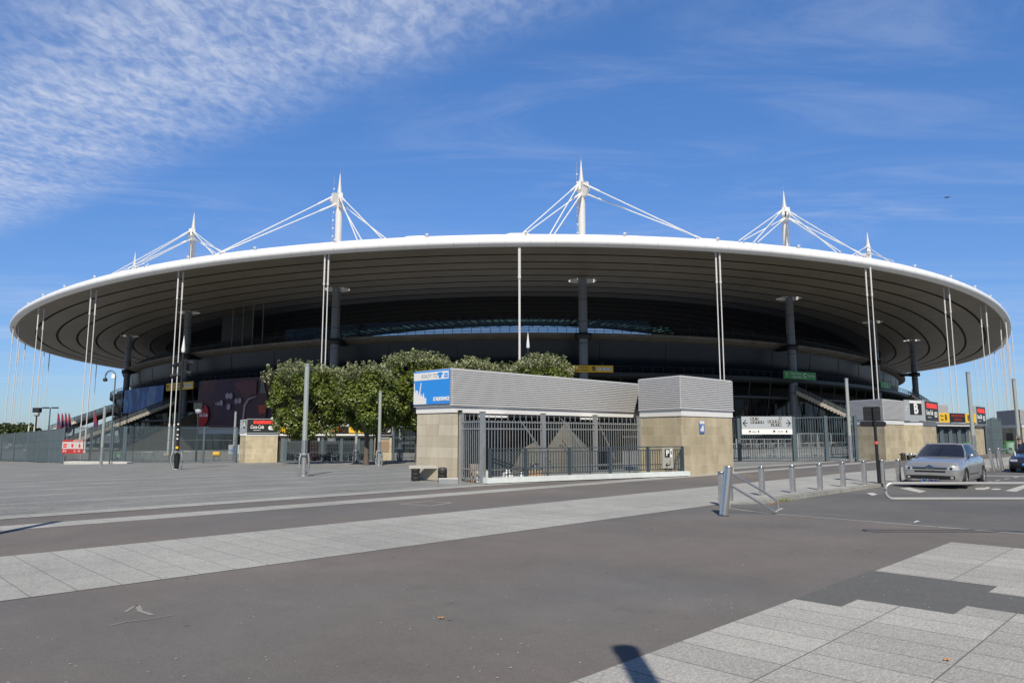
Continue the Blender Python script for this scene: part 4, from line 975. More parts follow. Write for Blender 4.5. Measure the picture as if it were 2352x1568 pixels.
dw = MB(); dw.bar(tuple(e * (el * .32) + Vector((.02, -.02, 1.0))), tuple(e * (el * .62) + Vector((.02, -.02, 1.0))), .06, 2.0); dw.build('doorway', mat('doorway_brown', (.09, .07, .055), .7), g2)
sg = MB(); sg.bar(tuple(e * (el * .28) + Vector((.02, -.05, 2.25))), tuple(e * (el * .64) + Vector((.02, -.05, 2.25))), .06, .36); sg.build('door_sign', M['greyp'], g2)
t = thing('distant_hut', 'small pale louvred hut by the far right edge behind the lamp', 'building', gp(2325, 95) + Vector((0, 0, -.3))); part('walls', M['louvre'], t, lambda m: m.box(-2, 2.5, 0, 3, 0, 2.6)); part('roof', M['white'], t, lambda m: m.box(-2.1, 2.6, -.1, 3.1, 2.6, 2.8))
# ================================================================== direction board on the fence
yB = min(G(1699, 1059.5).y, G(1826, 1059.5).y) - .35
gL, gR = at(1704, 1000, yB), at(1820, 1000, yB)
wB = gR.x - gL.x; zt_, zb_ = at(1704, 956, yB).z, at(1704, 997, yB).z; hB = zt_ - zb_
t = thing('direction_board', 'grey and white direction board with gate letters and arrows on the fence', 'sign', (gL.x, yB, zb_))
part('panel', mat('board_grey', (.40, .43, .46), .45), t, lambda m: m.box(0, wB, -.03, 0, hB * .30, hB)); part('white_strip', M['white'], t, lambda m: m.box(0, wB, -.031, 0, 0, hB * .298))
def tiles_(s, x, z, sz=.2):
    for i, ch in enumerate(s):
        xx = x + i * sz * 1.08; part('letter_tile', M['black'], t, lambda m: m.box(xx, xx + sz, -.036, -.03, z, z + sz * 1.05)); text(t, ch, sz * .95, (xx + sz / 2, -.042, z + sz * .52), M['white'], bold=.004)
sz = wB * .05
tiles_('AZY', wB * .18, hB * .80, sz); tiles_('XUTSR', wB * .18, hB * .60, sz)
tiles_('B', wB * .745, hB * .83, sz); tiles_('CDEGH', wB * .52, hB * .64, sz); tiles_('JKLN', wB * .58, hB * .45, sz)
m = MB()
for s_, x0, x1 in ((-1, .03, .12), (1, .88, .97)):
    a, b = wB * x0, wB * x1; tip = a if s_ < 0 else b; m.bar((a, -.034, hB * .62), (b, -.034, hB * .62), .01, .05); k_ = .18 * -s_
    for w_ in (-.2, .2): m.bar((tip, -.034, hB * .62), (tip + k_, -.034, hB * .62 + w_), .01, .05)
m.build('arrow', M['black'], t)
part('seat_symbol', M['black'], t, lambda m: (m.box(wB * .14, wB * .18, -.036, -.03, hB * .12, hB * .2), m.box(wB * .2, wB * .29, -.036, -.03, hB * .13, hB * .16), m.box(wB * .62, wB * .66, -.036, -.03, hB * .12, hB * .22), m.box(wB * .7, wB * .82, -.036, -.03, hB * .14, hB * .17), m.box(wB * .87, wB * .9, -.036, -.03, hB * .1, hB * .22), m.box(wB * .32, wB * .34, -.036, -.03, hB * .1, hB * .22)))
# ================================================================== stadium signs and banners
def curved(u0, u1, vt0, vb0, o, name, mt, parent=None, n=24, zt=None, zb=None, lift=.0):
    t0, t1 = find_t(u0, o, 8), find_t(u1, o, 8); m = MB()
    for i in range(n):
        a, b = t0 + (t1 - t0) * i / n, t0 + (t1 - t0) * (i + 1) / n; p, q = off(a, o - lift, 0), off(b, o - lift, 0)
        m.add([(p.x, p.y, zb), (q.x, q.y, zb), (q.x, q.y, zt), (p.x, p.y, zt)], [(0, 1, 2, 3)])
    return m.build(name, mt, parent, fixn=False), t0, t1
def zon(u, v, o): 
    t = find_t(u, o, 8); p = off(t, o, 0); r = ray(u, v); return H + r.z / Vector((r.x, r.y)).length * Vector((p.x, p.y)).length
def ramp_mat(name, cols, scale, det=3, stretch=(1, 1, 1), rough=.5, dist=0):
    m = bpy.data.materials.new(name); m.use_nodes = True; n = m.node_tree.nodes; l = m.node_tree.links; b = n['Principled BSDF']; b.inputs['Roughness'].default_value = rough
    tc = n.new('ShaderNodeTexCoord'); mp = n.new('ShaderNodeMapping'); mp.inputs['Scale'].default_value = stretch; l.new(tc.outputs['Object'], mp.inputs[0])
    t = n.new('ShaderNodeTexNoise'); t.inputs['Scale'].default_value = scale; t.inputs['Detail'].default_value = det; t.inputs['Distortion'].default_value = dist; l.new(mp.outputs[0], t.inputs['Vector'])
    cr = n.new('ShaderNodeValToRGB'); e_ = cr.color_ramp.elements
    while len(e_) < len(cols): e_.new(.5)
    for i, (p, c) in enumerate(cols): e_[i].position = p; e_[i].color = (*c, 1)
    l.new(t.outputs[0], cr.inputs[0]); l.new(cr.outputs[0], b.inputs['Base Color']); return m
OBN = OT - .35
zt, zb = zon(535, 869, OBN), zon(535, 984, OBN)
bnr = thing('advertising_banner', 'huge dark purple drinks banner with red disc hanging on the stadium left of the trees', 'banner', (0, 0, 0))
o_, ta, tb = curved(454, 690, 0, 0, OBN, 'cloth', ramp_mat('purple_banner', [(.3, (.03, .018, .045)), (.48, (.055, .026, .045)), (.62, (.12, .05, .045)), (.75, (.05, .028, .05))], .16, 4, (1, 1, .35), .6, .4), bnr, zt=zt, zb=zb)
def ondisc(u, v, ru, rv, mt, name, lift=.06, n=20):
    m = MB(); r = ray(u, v); tt = find_t(u, OBN, 8); d = off(tt + .004, OBN, 0) - off(tt - .004, OBN, 0); d.normalize(); nn = Vector((-d.y, d.x, 0))
    p = off(tt, OBN - lift, 0); z = H + r.z / Vector((r.x, r.y)).length * Vector((p.x, p.y)).length; k = p.length / FPX * 1.15
    dd = off(tt + .02, OBN, 0) - off(tt - .02, OBN, 0); dd.normalize()
    cosv = abs(Vector((p.x, p.y, 0)).normalized().cross(dd).z); 
    c = Vector((p.x, p.y, z)); return m, c, dd, k / max(.3, cosv), k
def disc_(u, v, ru, rv, mt, name, lift=.06, n=24):
    m, c, dd, ku, kv = ondisc(u, v, ru, rv, mt, name, lift)
    m.add([c + dd * ru * .82 * ku * cos(2 * pi * i / n) + Vector((0, 0, rv * kv * sin(2 * pi * i / n))) for i in range(n)], [tuple(range(n))]); return m.build(name, mt, bnr, fixn=False)
disc_(470, 953, 12, 20, mat('banner_red', (.42, .015, .02), .6), 'red_disc', .35)
m_, c_, dd_, ku_, kv_ = ondisc(470, 953, 1, 1, None, '', .42); text(bnr, 'Coca-Cola', 8.5 * kv_, c_, M['white'], rz=math.atan2(dd_.y, dd_.x), shear=.3, xs=.95, bold=.03)
m_, c_, dd_, ku_, kv_ = ondisc(474, 981, 1, 1, None, '', .42); text(bnr, 'SAVOURE L\'INSTANT', 4 * kv_, c_, M['white'], rz=math.atan2(dd_.y, dd_.x), xs=.95)
lightdot = mat('banner_light_dot', (.35, .30, .36), .6)
for u, v, s_ in ((524, 909, 4), (532, 909, 4), (545, 921, 3.6), (553, 920, 3.8), (511, 925, 3.6), (528, 934, 4), (504, 927, 2.2), (499, 927, 1.4)): disc_(u, v, s_, s_ * 1.45, lightdot, 'light_dot', .3, 16)
def onpoly(pts, mt, name, lift=.3):
    m = MB(); V = []
    for u, v in pts:
        tt = find_t(u, OBN, 8); p = off(tt, OBN - lift, 0); r = ray(u, v); V.append(Vector((p.x, p.y, H + r.z / Vector((r.x, r.y)).length * Vector((p.x, p.y)).length)))
    m.add(V, [tuple(range(len(V)))]); return m.build(name, mt, bnr, fixn=False)
onpoly([(601, 872), (607, 871), (608, 886), (613, 903), (598, 903), (600, 886)], mat('bottle_neck', (.11, .15, .12), .4), 'bottle_neck')
onpoly([(596, 905), (614, 904), (617, 930), (613, 965), (597, 966), (594, 930)], mat('bottle_body', (.07, .025, .02), .4), 'bottle_body')
onpoly([(597, 930), (615, 929), (614, 948), (599, 950)], mat('bottle_label', (.36, .06, .03), .5), 'bottle_label', .36)
onpoly([(536, 880), (560, 874), (590, 873), (590, 905), (570, 905), (548, 893)], mat('banner_cup', (.12, .045, .06), .6), 'cup_shape', .28)
onpoly([(560, 975), (563, 930), (572, 915), (590, 909), (590, 911), (574, 918), (567, 932), (564, 975)], lightdot, 'glass_outline', .32)
o_, _, _ = curved(456, 560, 0, 0, OBN, 'fringe', mat('banner_fringe', (.34, .38, .50), .7), bnr, zt=zb - .05, zb=zon(500, 996, OBN))
bl = thing('blue_banner', 'blue banner with pale swirling picture on the left end of the stadium', 'banner', (0, 0, 0))
curved(283, 373, 0, 0, OBN, 'cloth', ramp_mat('blue_banner_print', [(.30, (.015, .02, .10)), (.45, (.02, .06, .30)), (.56, (.02, .22, .50)), (.62, (.22, .16, .25)), (.70, (.04, .12, .42))], .30, 2.5, (1, 1, .6), .5, .8), bl, zt=zon(330, 889, OBN), zb=zon(330, 946, OBN))
wp = thing('white_banner', 'pale round-spotted panel on the far left corner of the stadium', 'panel', (0, 0, 0)); curved(266, 279, 0, 0, OBN, 'cloth', M['black'], wp, zt=zon(272, 897, OBN), zb=zon(272, 985, OBN)); 
for v, h_ in ((910, 10), (941, 9), (962, 8)):
    tt = find_t(272, OBN, 8); p = off(tt, OBN - .4, 0); r = ray(272, v); z = H + r.z / Vector((r.x, r.y)).length * Vector((p.x, p.y)).length; m = MB(); m.add([p + Vector((cos(a) * .9, -sin(a) * 0, z + sin(a) * .9)) for a in [2 * pi * i / 16 for i in range(16)]], [tuple(range(16))]); m.build('pale_spot', M['lip'], wp, fixn=False)
def stand_sign(label, u0, u1, v0, v1, mt, txt, o=OT - 1.0, ink=None, group='stand signs hanging from the terrace'):
    uc = (u0 + u1) / 2; tt = find_t(uc, o, 12); p = off(tt, o, 0); d = off(tt + .01, o, 0) - off(tt - .01, o, 0); rz = math.atan2(d.y, d.x); k = Vector((p.x, p.y)).length / FPX * 1.02
    zc_ = zon(uc, (v0 + v1) / 2, o); w = (u1 - u0) * k / max(.35, cos(rz + math.atan2(p.x, p.y))); h_ = (v1 - v0) * k
    t = thing('stand_sign', label, 'sign', (p.x, p.y, zc_), rz, group); part('panel', mt, t, lambda m: m.box(-w / 2, w / 2, -.1, .1, -h_ / 2, h_ / 2))
    ink = ink or M['black']
    text(t, 'Tribune Haute', h_ * .34, (-w * .13, -.12, h_ * .2), ink, xs=w / h_ / 6.2); text(t, 'Upper Stand', h_ * .34, (-w * .10, -.12, -h_ * .22), ink, xs=w / h_ / 6.2)
    text(t, txt[0], h_ * .85, (w * .14, -.12, 0), ink, bold=.03)
    if len(txt) > 1:
        for i, ch in enumerate(txt[1]):
            x = w * (.24 + .065 * i)
            if ink is M['black']: part('number_disc', M['white'], t, lambda m: m.cyl((x, -.11, 0), (x, -.1, 0), h_ * .26, n=16))
            text(t, ch, h_ * .5, (x, -.125, 0), ink if ink is M['black'] else M['white'])
    part('hanger', M['dark'], t, lambda m: (m.bar((-w * .3, 0, h_ / 2), (-w * .3, 0, h_ / 2 + .6), .12), m.bar((w * .3, 0, h_ / 2), (w * .3, 0, h_ / 2 + .6), .12)))
    part('arrow', ink, t, lambda m: (m.bar((-w * .43, -.12, -h_ * .3), (-w * .43, -.12, h_ * .3), h_ * .1, .02), m.bar((-w * .43, -.12, h_ * .32), (-w * .47, -.12, 0), h_ * .09, .02), m.bar((-w * .43, -.12, h_ * .32), (-w * .39, -.12, 0), h_ * .09, .02)))
    return t
stand_sign('yellow upper stand sign B with four numbers above the kiosk roof', 1285, 1407, 839, 854.5, M['yellow'], ('B', '1234'))
stand_sign('yellow upper stand sign between the blue banner and the purple banner', 388, 437, 879, 894, M['yellow'], ('A', '0090'))
stand_sign('yellow upper stand sign half hidden behind the left tree', 760, 814, 848, 862, M['yellow'], ('A',))
stand_sign('bright green upper stand sign C above the outside stairs', 1807, 1869, 854, 870, M['green'], ('C', '9006'), ink=M['white'])
stand_sign('small shaded green stand sign near the right end of the terrace', 2022, 2048, 878, 890, M['green'], ('C',), ink=M['white'])
# ================================================================== LAMPS, MASTS, STREET FURNITURE
def cage(m, r=.30, h_=1.0, n=4):
    m.tube([(r * .72 * cos(a), r * .72 * sin(a), .03) for a in [2 * pi * i / 20 for i in range(20)]], .03, 6, closed=True)
    m.tube([(r * .72 * cos(a), r * .72 * sin(a), h_) for a in [2 * pi * i / 20 for i in range(20)]], .03, 6, closed=True)
    for k in range(n):
        a = 2 * pi * (k + .5) / n + .35; m.tube([(r * f * cos(a), r * f * sin(a), z) for f, z in ((.72, .03), (.95, h_ * .25), (1.0, h_ * .5), (.95, h_ * .75), (.72, h_))], .04, 6)
def lamp_proto(name, label, group, H_=5.1, with_cage=True, white=False):
    t = thing(name, label, 'lamp', (0, 0, 0), 0, group)
    part('foot', M['galv'], t, lambda m: m.cyl((0, 0, 0), (0, 0, 1.55), .115, .10, 20)); 
    part('sleeve', M['white'] if white else M['steel'], t, lambda m: m.cyl((0, 0, 1.02 if with_cage else .0), (0, 0, 1.62), .128, .122, 20))
    part('column', M['lampm'], t, lambda m: m.cyl((0, 0, 1.5), (0, 0, H_ - .1), .105, .098, 20))
    part('ribs', M['galv'], t, lambda m: [m.bar((.1 * cos(a), .1 * sin(a), 1.6), (.098 * cos(a), .098 * sin(a), H_ - .1), .022) for a in [i * pi / 2 + .5 for i in range(4)]])
    part('cap', M['galv'], t, lambda m: m.cyl((0, 0, H_ - .12), (0, 0, H_), .108, .108, 20))
    if with_cage: part('cage', M['galv'], t, cage)
    return t
LG = 'glass column lamps on the plaza'
g = G(697, 1093.5)
lamp = lamp_proto('column_lamp', 'tall glass column lamp with barrel cage, nearest one, before the left tree', LG); lamp.location = g
for u, v, l_ in ((817, 1064, 'glass column lamp with barrel cage partly hidden under the leftmost tree by gate A'), (870, 1069, 'glass column lamp with barrel cage standing in front of the right pier of gate A'), (918, 1058, 'slim glass column lamp with dark cage between gate A and the parking entrance')):
    g = G(u, v); dup(lamp, g, label=l_)
lamp2 = lamp_proto('column_lamp', 'glass column lamp without cage before the green litter bags on the left', 'glass column lamps without a cage', with_cage=False); lamp2.location = G(231.5, 1070.5)
for (u, v, l_) in ((536, 1060, 'glass column lamp with white foot just behind the fence left of gate A'), (1955, 1060.5, 'glass column lamp with white foot behind the fence by gate B'), (2240, 1068, 'glass column lamp rising behind the silver car'), (2345, 1060, 'glass column lamp by the person at the right edge')):
    g = G(u, v); c = dup(lamp2, g, label=l_)
# the two lamps whose shadows reach into the picture stand beside and behind the camera
dup(lamp, (1.0, .64, 0), label='glass column lamp beside the viewpoint, seen only by its shadow at the bottom edge')
dup(lamp, (-8.66, 8.9, 0), label='glass column lamp outside the left edge, seen only by its long shadow')
# dark projector masts
def spot(m, x, y, z, a):
    d = Vector((cos(a), sin(a), -.35)).normalized(); p = Vector((x, y, z)); m.cyl(p, p + d * .32, .12, .17, 12); m.bar(p, (0, 0, z), .06)
def projector_mast(name, label, base, H_, spots, cg=True, k=1.0):
    t = thing(name, label, 'mast', base, 0, 'dark projector masts'); r = .095
    part('pole', M['black'], t, lambda m: m.cyl((0, 0, 0), (0, 0, H_ * .87), r * k, r * .8 * k, 14)); part('tip', M['white'], t, lambda m: m.lathe((0, 0, H_ * .87), [(.09 * k, 0), (.13 * k, .15), (.06 * k, H_ * .08), (.005, H_ * .13)], 12))
    for x, z, a in spots: part('spotlight', M['black'], t, lambda m: spot(m, x, -.05, z, a)); part('bracket', M['dark'], t, lambda m: m.bar((0, 0, z + .1), (x, -.05, z + .1), .05))
    if cg: part('cage', M['galv'], t, lambda m: cage(m, .48, 1.15))
    return t
g = G(405, 1078); Hm = at(424, 770, g.y).z - g.z
pm1 = projector_mast('projector_mast', 'dark projector mast with white tip and barrel cage left of gate A', g, Hm, [(.35, Hm * .72, 0), (-.35, Hm * .70, pi), (.35, Hm * .80, .6), (-.3, Hm * .78, 2.6)])
part('sticker', M['white'], pm1, lambda m: [m.box(-.06, .05, -.106, -.10, z, z + .09) for z in (1.95, 2.2, 2.55, 2.9)]); part('yellow_sticker', M['yellow'], pm1, lambda m: m.box(-.08, .08, -.108, -.10, 1.35, 1.5)); part('bin_liner', M['black'], pm1, lambda m: m.lathe((0, 0, .05), [(.13, 0), (.18, .5), (.19, .95)], 14))
by = 62; b0 = at(1213, 900, by); zt_ = at(1212, 762, by).z; zg = gz(b0.x, by)
projector_mast('projector_mast', 'dark projector mast with white tip rising behind the parking entrance', (b0.x, by, zg), zt_ - zg, [(-.5, (zt_ - zg) * .76, pi), (.5, (zt_ - zg) * .71, .3), (.6, (zt_ - zg) * .64, 0), (-.4, (zt_ - zg) * .6, 2.8)], False, 1.2)
# lamps and masts on the far left and behind fences
def ptop(u, v, y): return at(u, v, y)
def simple(name, label, cat, u, vt, vb, y, fn, group=None):
    g_ = at(u, vb, y); z1 = at(u, vt, y).z; g0 = gz(g_.x, y); t = thing(name, label, cat, (g_.x, y, g0), 0, group); fn(t, z1 - g0); return t
def f_flood(t, h_):
    part('pole', M['dark'], t, lambda m: m.cyl((0, 0, 0), (0, 0, h_ - 1), .11, .09, 10)); part('lantern', M['greyp'], t, lambda m: m.lathe((0, 0, h_ - 1.2), [(.0, 0), (.3, .05), (.38, .5), (.0, .55)], 12)); part('hood', M['dark'], t, lambda m: m.box(-.45, .45, -.3, .3, h_ - .65, h_)); part('crossbar', M['dark'], t, lambda m: m.bar((-.5, 0, h_ * .38), (.5, 0, h_ * .38), .05))
simple('square_head_lamp', 'square headed lamp on a dark pole at the far left between tie rods', 'lamp', 78, 936, 1030, 98, f_flood)
simple('square_head_lamp', 'square headed lamp behind the bar fence in front of the purple banner', 'lamp', 451, 925, 1040, 78, f_flood)
def f_t(t, h_):
    part('pole', M['fence'], t, lambda m: m.cyl((0, 0, 0), (0, 0, h_), .10, .07, 10)); part('lamp_head', M['dark'], t, lambda m: (m.box(-1.0, -.25, -.15, .15, h_ - .1, h_ + .08), m.box(.25, 1.0, -.15, .15, h_ - .1, h_ + .08), m.bar((-.6, 0, h_), (.6, 0, h_), .06)))
simple('double_head_lamp', 'slim street lamp with two flat heads at the far left', 'lamp', 108, 936, 1030, 95, f_t)
def f_cam(t, h_):
    part('pole', M['fence'], t, lambda m: m.tube([(0, 0, 0), (0, 0, h_ - .6)] + [(-.5 + .5 * cos(a), 0, h_ - .6 + .55 * sin(a)) for a in [pi * i / 8 for i in range(9)]] + [(-1.0, 0, h_ - .75)], .07, 8)); part('camera_dome', M['dark'], t, lambda m: m.lathe((-1.0, 0, h_ - 1.15), [(0, 0), (.18, .05), (.22, .2), (.15, .35), (.05, .42)], 12)); part('box', M['white'], t, lambda m: m.box(-.35, .0, -.1, .1, h_ - .8, h_ - .4))
simple('camera_pole', 'curved camera pole with hanging dome against the sky left of the stadium', 'camera pole', 252, 850, 1050, 72, f_cam)
def flagf(i):
    def f(t, h_):
        part('pole', M['galv'], t, lambda m: m.cyl((0, 0, 0), (0, 0, h_), .05, .03, 6)); rg = random.Random(i)
        part('flag', ramp_mat('flag_print', [(.4, (.25, .02, .03)), (.5, (.03, .03, .10)), (.6, (.22, .03, .05)), (.7, (.04, .04, .12))], 1.2), t, lambda m: m.xz([(.02, h_ * .55), (.55, h_ * .62), (.45, h_ * .75), (.2, h_ * .95), (.02, h_)], -.02, .02))
    return f
for i, (u, l_) in enumerate(((128, 'leftmost'), (137, 'second from left'), (145, 'third from left'), (153, 'rightmost'))): simple('feather_flag', 'dark red and blue feather flag above the left fence, %s of four' % l_, 'flag', u, 947 + i % 2, 1010, 88 + i, flagf(i), 'feather flags beyond the left fence')
simple('feather_flag', 'single feather flag under the tie rods beside the left stairs', 'flag', 213, 940, 1000, 100, flagf(7))
# posters and info boards left
def board(name, label, u0, u1, v0, v1, y, build, mt=None):
    a, b = at(u0, v1, y), at(u1, v0, y); t = thing(name, label, 'sign', (a.x, y, a.z)); w, h_ = b.x - a.x, b.z - a.z
    part('panel', mt or M['white'], t, lambda m: m.box(0, w, 0, .06, 0, h_)); build(t, w, h_)
    part('leg', M['galv'], t, lambda m: (m.bar((w * .1, .08, gz(a.x, y) - a.z), (w * .1, .08, h_), .05), m.bar((w * .9, .08, gz(a.x, y) - a.z), (w * .9, .08, h_), .05))); return t
def rposter(t, w, h_):
    part('red_header', PR_, t, lambda m: m.box(0, w, -.01, 0, h_ * .85, h_)); part('red_footer', PR_, t, lambda m: m.box(0, w, -.01, 0, 0, h_ * .34)); text(t, 'READY TO', h_ * .15, (w * .75, -.02, h_ * .92), M['white'], shear=.2)
    part('burger_symbol', M['red'], t, lambda m: (m.box(w * .05, w * .22, -.012, 0, h_ * .6, h_ * .72), m.box(w * .05, w * .22, -.012, 0, h_ * .44, h_ * .55))); part('basket_symbol', M['red'], t, lambda m: m.xz([(w * .42, h_ * .7), (w * .45, h_ * .44), (w * .52, h_ * .44), (w * .55, h_ * .7)], -.012, 0)); part('bottle_symbol', M['red'], t, lambda m: m.xz([(w * .78, h_ * .44), (w * .88, h_ * .44), (w * .87, h_ * .6), (w * .84, h_ * .75), (w * .81, h_ * .75), (w * .79, h_ * .6)], -.012, 0))
    text(t, '\u20ac4', h_ * .22, (w * .13, -.02, h_ * .17), M['white']); text(t, '12   PL', h_ * .18, (w * .72, -.02, h_ * .17), M['white'])
    part('divider', M['greyp'], t, lambda m: [m.box(w * f, w * f + .03, -.011, 0, h_ * .34, h_ * .85) for f in (.29, .65)])
PR_ = mat('poster_red', (.40, .03, .035), .6)
board('food_poster', 'red and white food price poster on the fence above the plinth', 141.5, 192, 1009.5, 1041, G(160, 1064).y + .35, rposter, mat('poster_white', (.50, .50, .50), .6))
def gboard(t, w, h_):
    part('white_strip', M['white'], t, lambda m: m.box(0, w, -.01, 0, 0, h_ * .28)); text(t, 'Z   A', h_ * .14, (w * .5, -.02, h_ * .85), M['white']); text(t, 'YX  BC', h_ * .14, (w * .5, -.02, h_ * .64), M['white']); text(t, 'DE', h_ * .14, (w * .75, -.02, h_ * .44), M['white'])
board('gate_letter_board', 'grey gate letter board on the left fence before the food poster', 107, 127, 989, 1018, G(112, 1061).y - 1.2, gboard, M['greyp'])
a, b = G(146, 1066), G(291, 1064.5)
o = MB(); o.prism([(a.x, a.y), (b.x, b.y), (b.x, b.y + 1.2), (a.x + .3, a.y + 1.2)], a.z - .1, a.z + .3); o = o.build('concrete_plinth', M['concrete'], bevel=.03); tag(o, 'long low concrete plinth under the left fence and green bags', 'plinth')
def litter(label, u, v, w=.75, h_=1.0, y=None):
    g_ = G(u, v); t = thing('litter_bag_stand', label, 'litter bag', g_, 0, 'green litter bags'); rg = random.Random(int(u))
    def f(m): m.lathe((0, 0, 0), [(.2, .12), (.30, .2), (.33, .5), (.30, .85), (.34, h_ - .05)], 12); m.v = [(x + rg.uniform(-.04, .04), y_ + rg.uniform(-.04, .04), z) for x, y_, z in m.v]
    part('bag', M['binplastic'], t, f); part('hoop', M['green'], t, lambda m: m.tube([(.35 * cos(2 * pi * i / 14), .35 * sin(2 * pi * i / 14), h_) for i in range(14)], .03, 6, closed=True)); part('stand', M['fence'], t, lambda m: m.bar((0, .36, 0), (0, .36, h_ + .1), .05))
for u, v, l_ in ((232, 1059, 'pale green litter bag hanging left of the glass column lamp foot'), (258, 1058.5, 'pale green litter bag just right of the glass column lamp foot'), (272, 1058, 'narrow green litter bag at the right end of the plinth')): litter(l_, u, v)
g_ = at(2215, 1058, 57); 
for u, yy, l_ in ((2230, 52, 'green litter bag frame behind the roof of the silver car'), (2290 + 30, 62, 'green litter bag in front of the far kiosk doorway')):
    g_ = at(u, 1050, yy); t0 = thing('litter_bag_stand', l_, 'litter bag', (g_.x, yy, -.15)); part('bag', M['binplastic'], t0, lambda m: m.lathe((0, 0, 0), [(.25, .2), (.38, .4), (.36, .9), (.42, 1.15)], 12)); part('hoop', M['green'], t0, lambda m: m.tube([(.42 * cos(2 * pi * i / 14), .42 * sin(2 * pi * i / 14), 1.2) for i in range(14)], .035, 6, closed=True)); part('stand', M['green'], t0, lambda m: (m.bar((.4, .0, 0), (.4, .0, 1.25), .05), m.bar((-.4, .0, 0), (-.4, .0, 1.25), .05)))
# crowd barriers stacked behind the fences
def barrier_proto(label):
    t = thing('crowd_barrier', label, 'barrier', (0, 0, 0), 0, 'steel crowd barriers behind the fences')
    part('frame', M['galv'], t, lambda m: m.tube([(-1.1, 0, .15), (-1.1, 0, 1.0), (-1.0, 0, 1.08), (1.0, 0, 1.08), (1.1, 0, 1.0), (1.1, 0, .15)], .022, 6)); part('bars', M['galv'], t, lambda m: ([m.bar((-1.0 + .125 * i, 0, .2), (-1.0 + .125 * i, 0, 1.07), .016) for i in range(17)], m.bar((-1.1, 0, .2), (1.1, 0, .2), .03)))
    for s_ in (-.8, .8): part('foot', M['galv'], t, lambda m: m.tube([(s_, -.3, 0), (s_, -.3, .03), (s_, 0, .2), (s_, .3, .03), (s_, .3, 0)], .018, 5))
    return t
bp0 = barrier_proto('steel crowd barrier nearest the green bags behind the gate fence'); g_ = G(307, 1061); bp0.location = g_ + Vector((0, 1.2, 0)); bp0.rotation_euler = (0, 0, .15)
ords = ['second', 'third', 'fourth', 'fifth', 'sixth', 'seventh', 'eighth', 'ninth', 'tenth', 'eleventh']
for i, u in enumerate((318, 330, 341, 356, 366, 377, 398, 425)):
    g_ = G(u, 1061.0 - (i % 3) * .6); dup(bp0, g_ + Vector((0, 1.0 + .3 * (i % 4), 0)), rz=.15 + (i % 3) * .12, label='%s steel crowd barrier from the green bags behind the gate fence' % ords[i])
for i, u in enumerate((1712, 1745, 1776, 1806, 1850, 1880, 1912, 1938)):
    g_ = at(u, 1050, 54 + (i % 3)); dup(bp0, (g_.x, g_.y, gz(g_.x, g_.y)), rz=.05 * (i % 3 - 1), label='%s steel crowd barrier from the left behind the road fence' % (['first'] + ords)[i])
for i in range(5): g_ = at(1952 + i * 3.5, 1050, 52.3 + .25 * i); dup(bp0, (g_.x, g_.y, gz(g_.x, g_.y)), rz=1.2, label='upright stacked crowd barrier by gate B fence end, %s in the stack' % (['first'] + ords)[i])
def tall_gate(label, u, i, vt=1000):
    g_ = at(u, 1050, 53.2); z1 = at(u, vt, 53.2).z; t = thing('fence_panel', label, 'fence panel', (g_.x, 53.2, gz(g_.x, 53.2)), .05 * (i % 2), 'tall grey fence panels behind the road fence'); h_ = z1 - gz(g_.x, 53.2)
    part('frame', M['galv'], t, lambda m: (m.bar((-.75, 0, 0), (-.75, 0, h_), .07), m.bar((.75, 0, 0), (.75, 0, h_), .07), m.bar((-.75, 0, h_), (.75, 0, h_), .06), m.bar((-.75, 0, .3), (.75, 0, .3), .05))); part('mesh', M['galv'], t, lambda m: [m.bar((-.7 + .1 * k, 0, .3), (-.7 + .1 * k, 0, h_), .014) for k in range(15)])
for i, u in enumerate((1716, 1748, 1780, 1812, 1857, 1888)): tall_gate('tall grey fence panel, %s from the left behind the road fence' % (['first'] + ords)[i], u, i, 1008 if i < 4 else 995)
for u, l_ in ((368, 'small yellow drum on a trolley behind the gate fence, left one'), (475, 'small yellow drum behind the gate fence, right one')):
    g_ = G(u, 1060); t = thing('yellow_drum', l_, 'drum', g_ + Vector((0, 2.5, 0))); part('drum', M['yellow'], t, lambda m: m.cyl((-.35, 0, .75), (.35, 0, .75), .25, .25, 14)); part('stand', M['dark'], t, lambda m: (m.bar((-.3, 0, 0), (-.3, 0, .6), .05), m.bar((.3, 0, 0), (.3, 0, .6), .05), m.bar((-.3, 0, .5), (.3, 0, .5), .05)))
# small pale flight of steps left of gate A with white handrail
b0, t0_ = G(500, 1059), at(640, 965, 84)
ss = thing('plaza_staircase', 'pale concrete steps with white handrail rising left of gate A', 'staircase', b0 + Vector((0, 6, 0)))
d_ = Vector((t0_.x - b0.x, t0_.y - b0.y - 6, t0_.z - b0.z))
def stp(m):
    n_ = 22
    for i in range(n_): a, b = d_ * (i / n_), d_ * ((i + 1) / n_); m.prism([(a.x, a.y), (b.x, b.y), (b.x + .5, b.y + 3.2), (a.x + .5, a.y + 3.2)], -.4, b.z)
part('steps', M['stairc'], ss, stp)
part('handrail', M['white'], ss, lambda m: (m.bar((0, -.1, 1.0), d_ + Vector((0, -.1, 1.0)), .10, .13), [m.bar(d_ * f, d_ * f + Vector((0, -.1, 1.0)), .06) for f in (.02, .3, .6, .95)]))
lt = thing('entrance_letter_board', 'small white board with blue letter A at the foot of the pale steps', 'sign', G(502, 1060) + Vector((0, 4, .0))); part('panel', M['greyp'], lt, lambda m: m.box(-.6, .6, 0, .05, .7, 1.7)); text(lt, 'A', .9, (0, -.02, 1.2), M['blue'], bold=.03); part('leg', M['galv'], lt, lambda m: (m.bar((-.5, .06, 0), (-.5, .06, 1.7), .05), m.bar((.5, .06, 0), (.5, .06, 1.7), .05)))
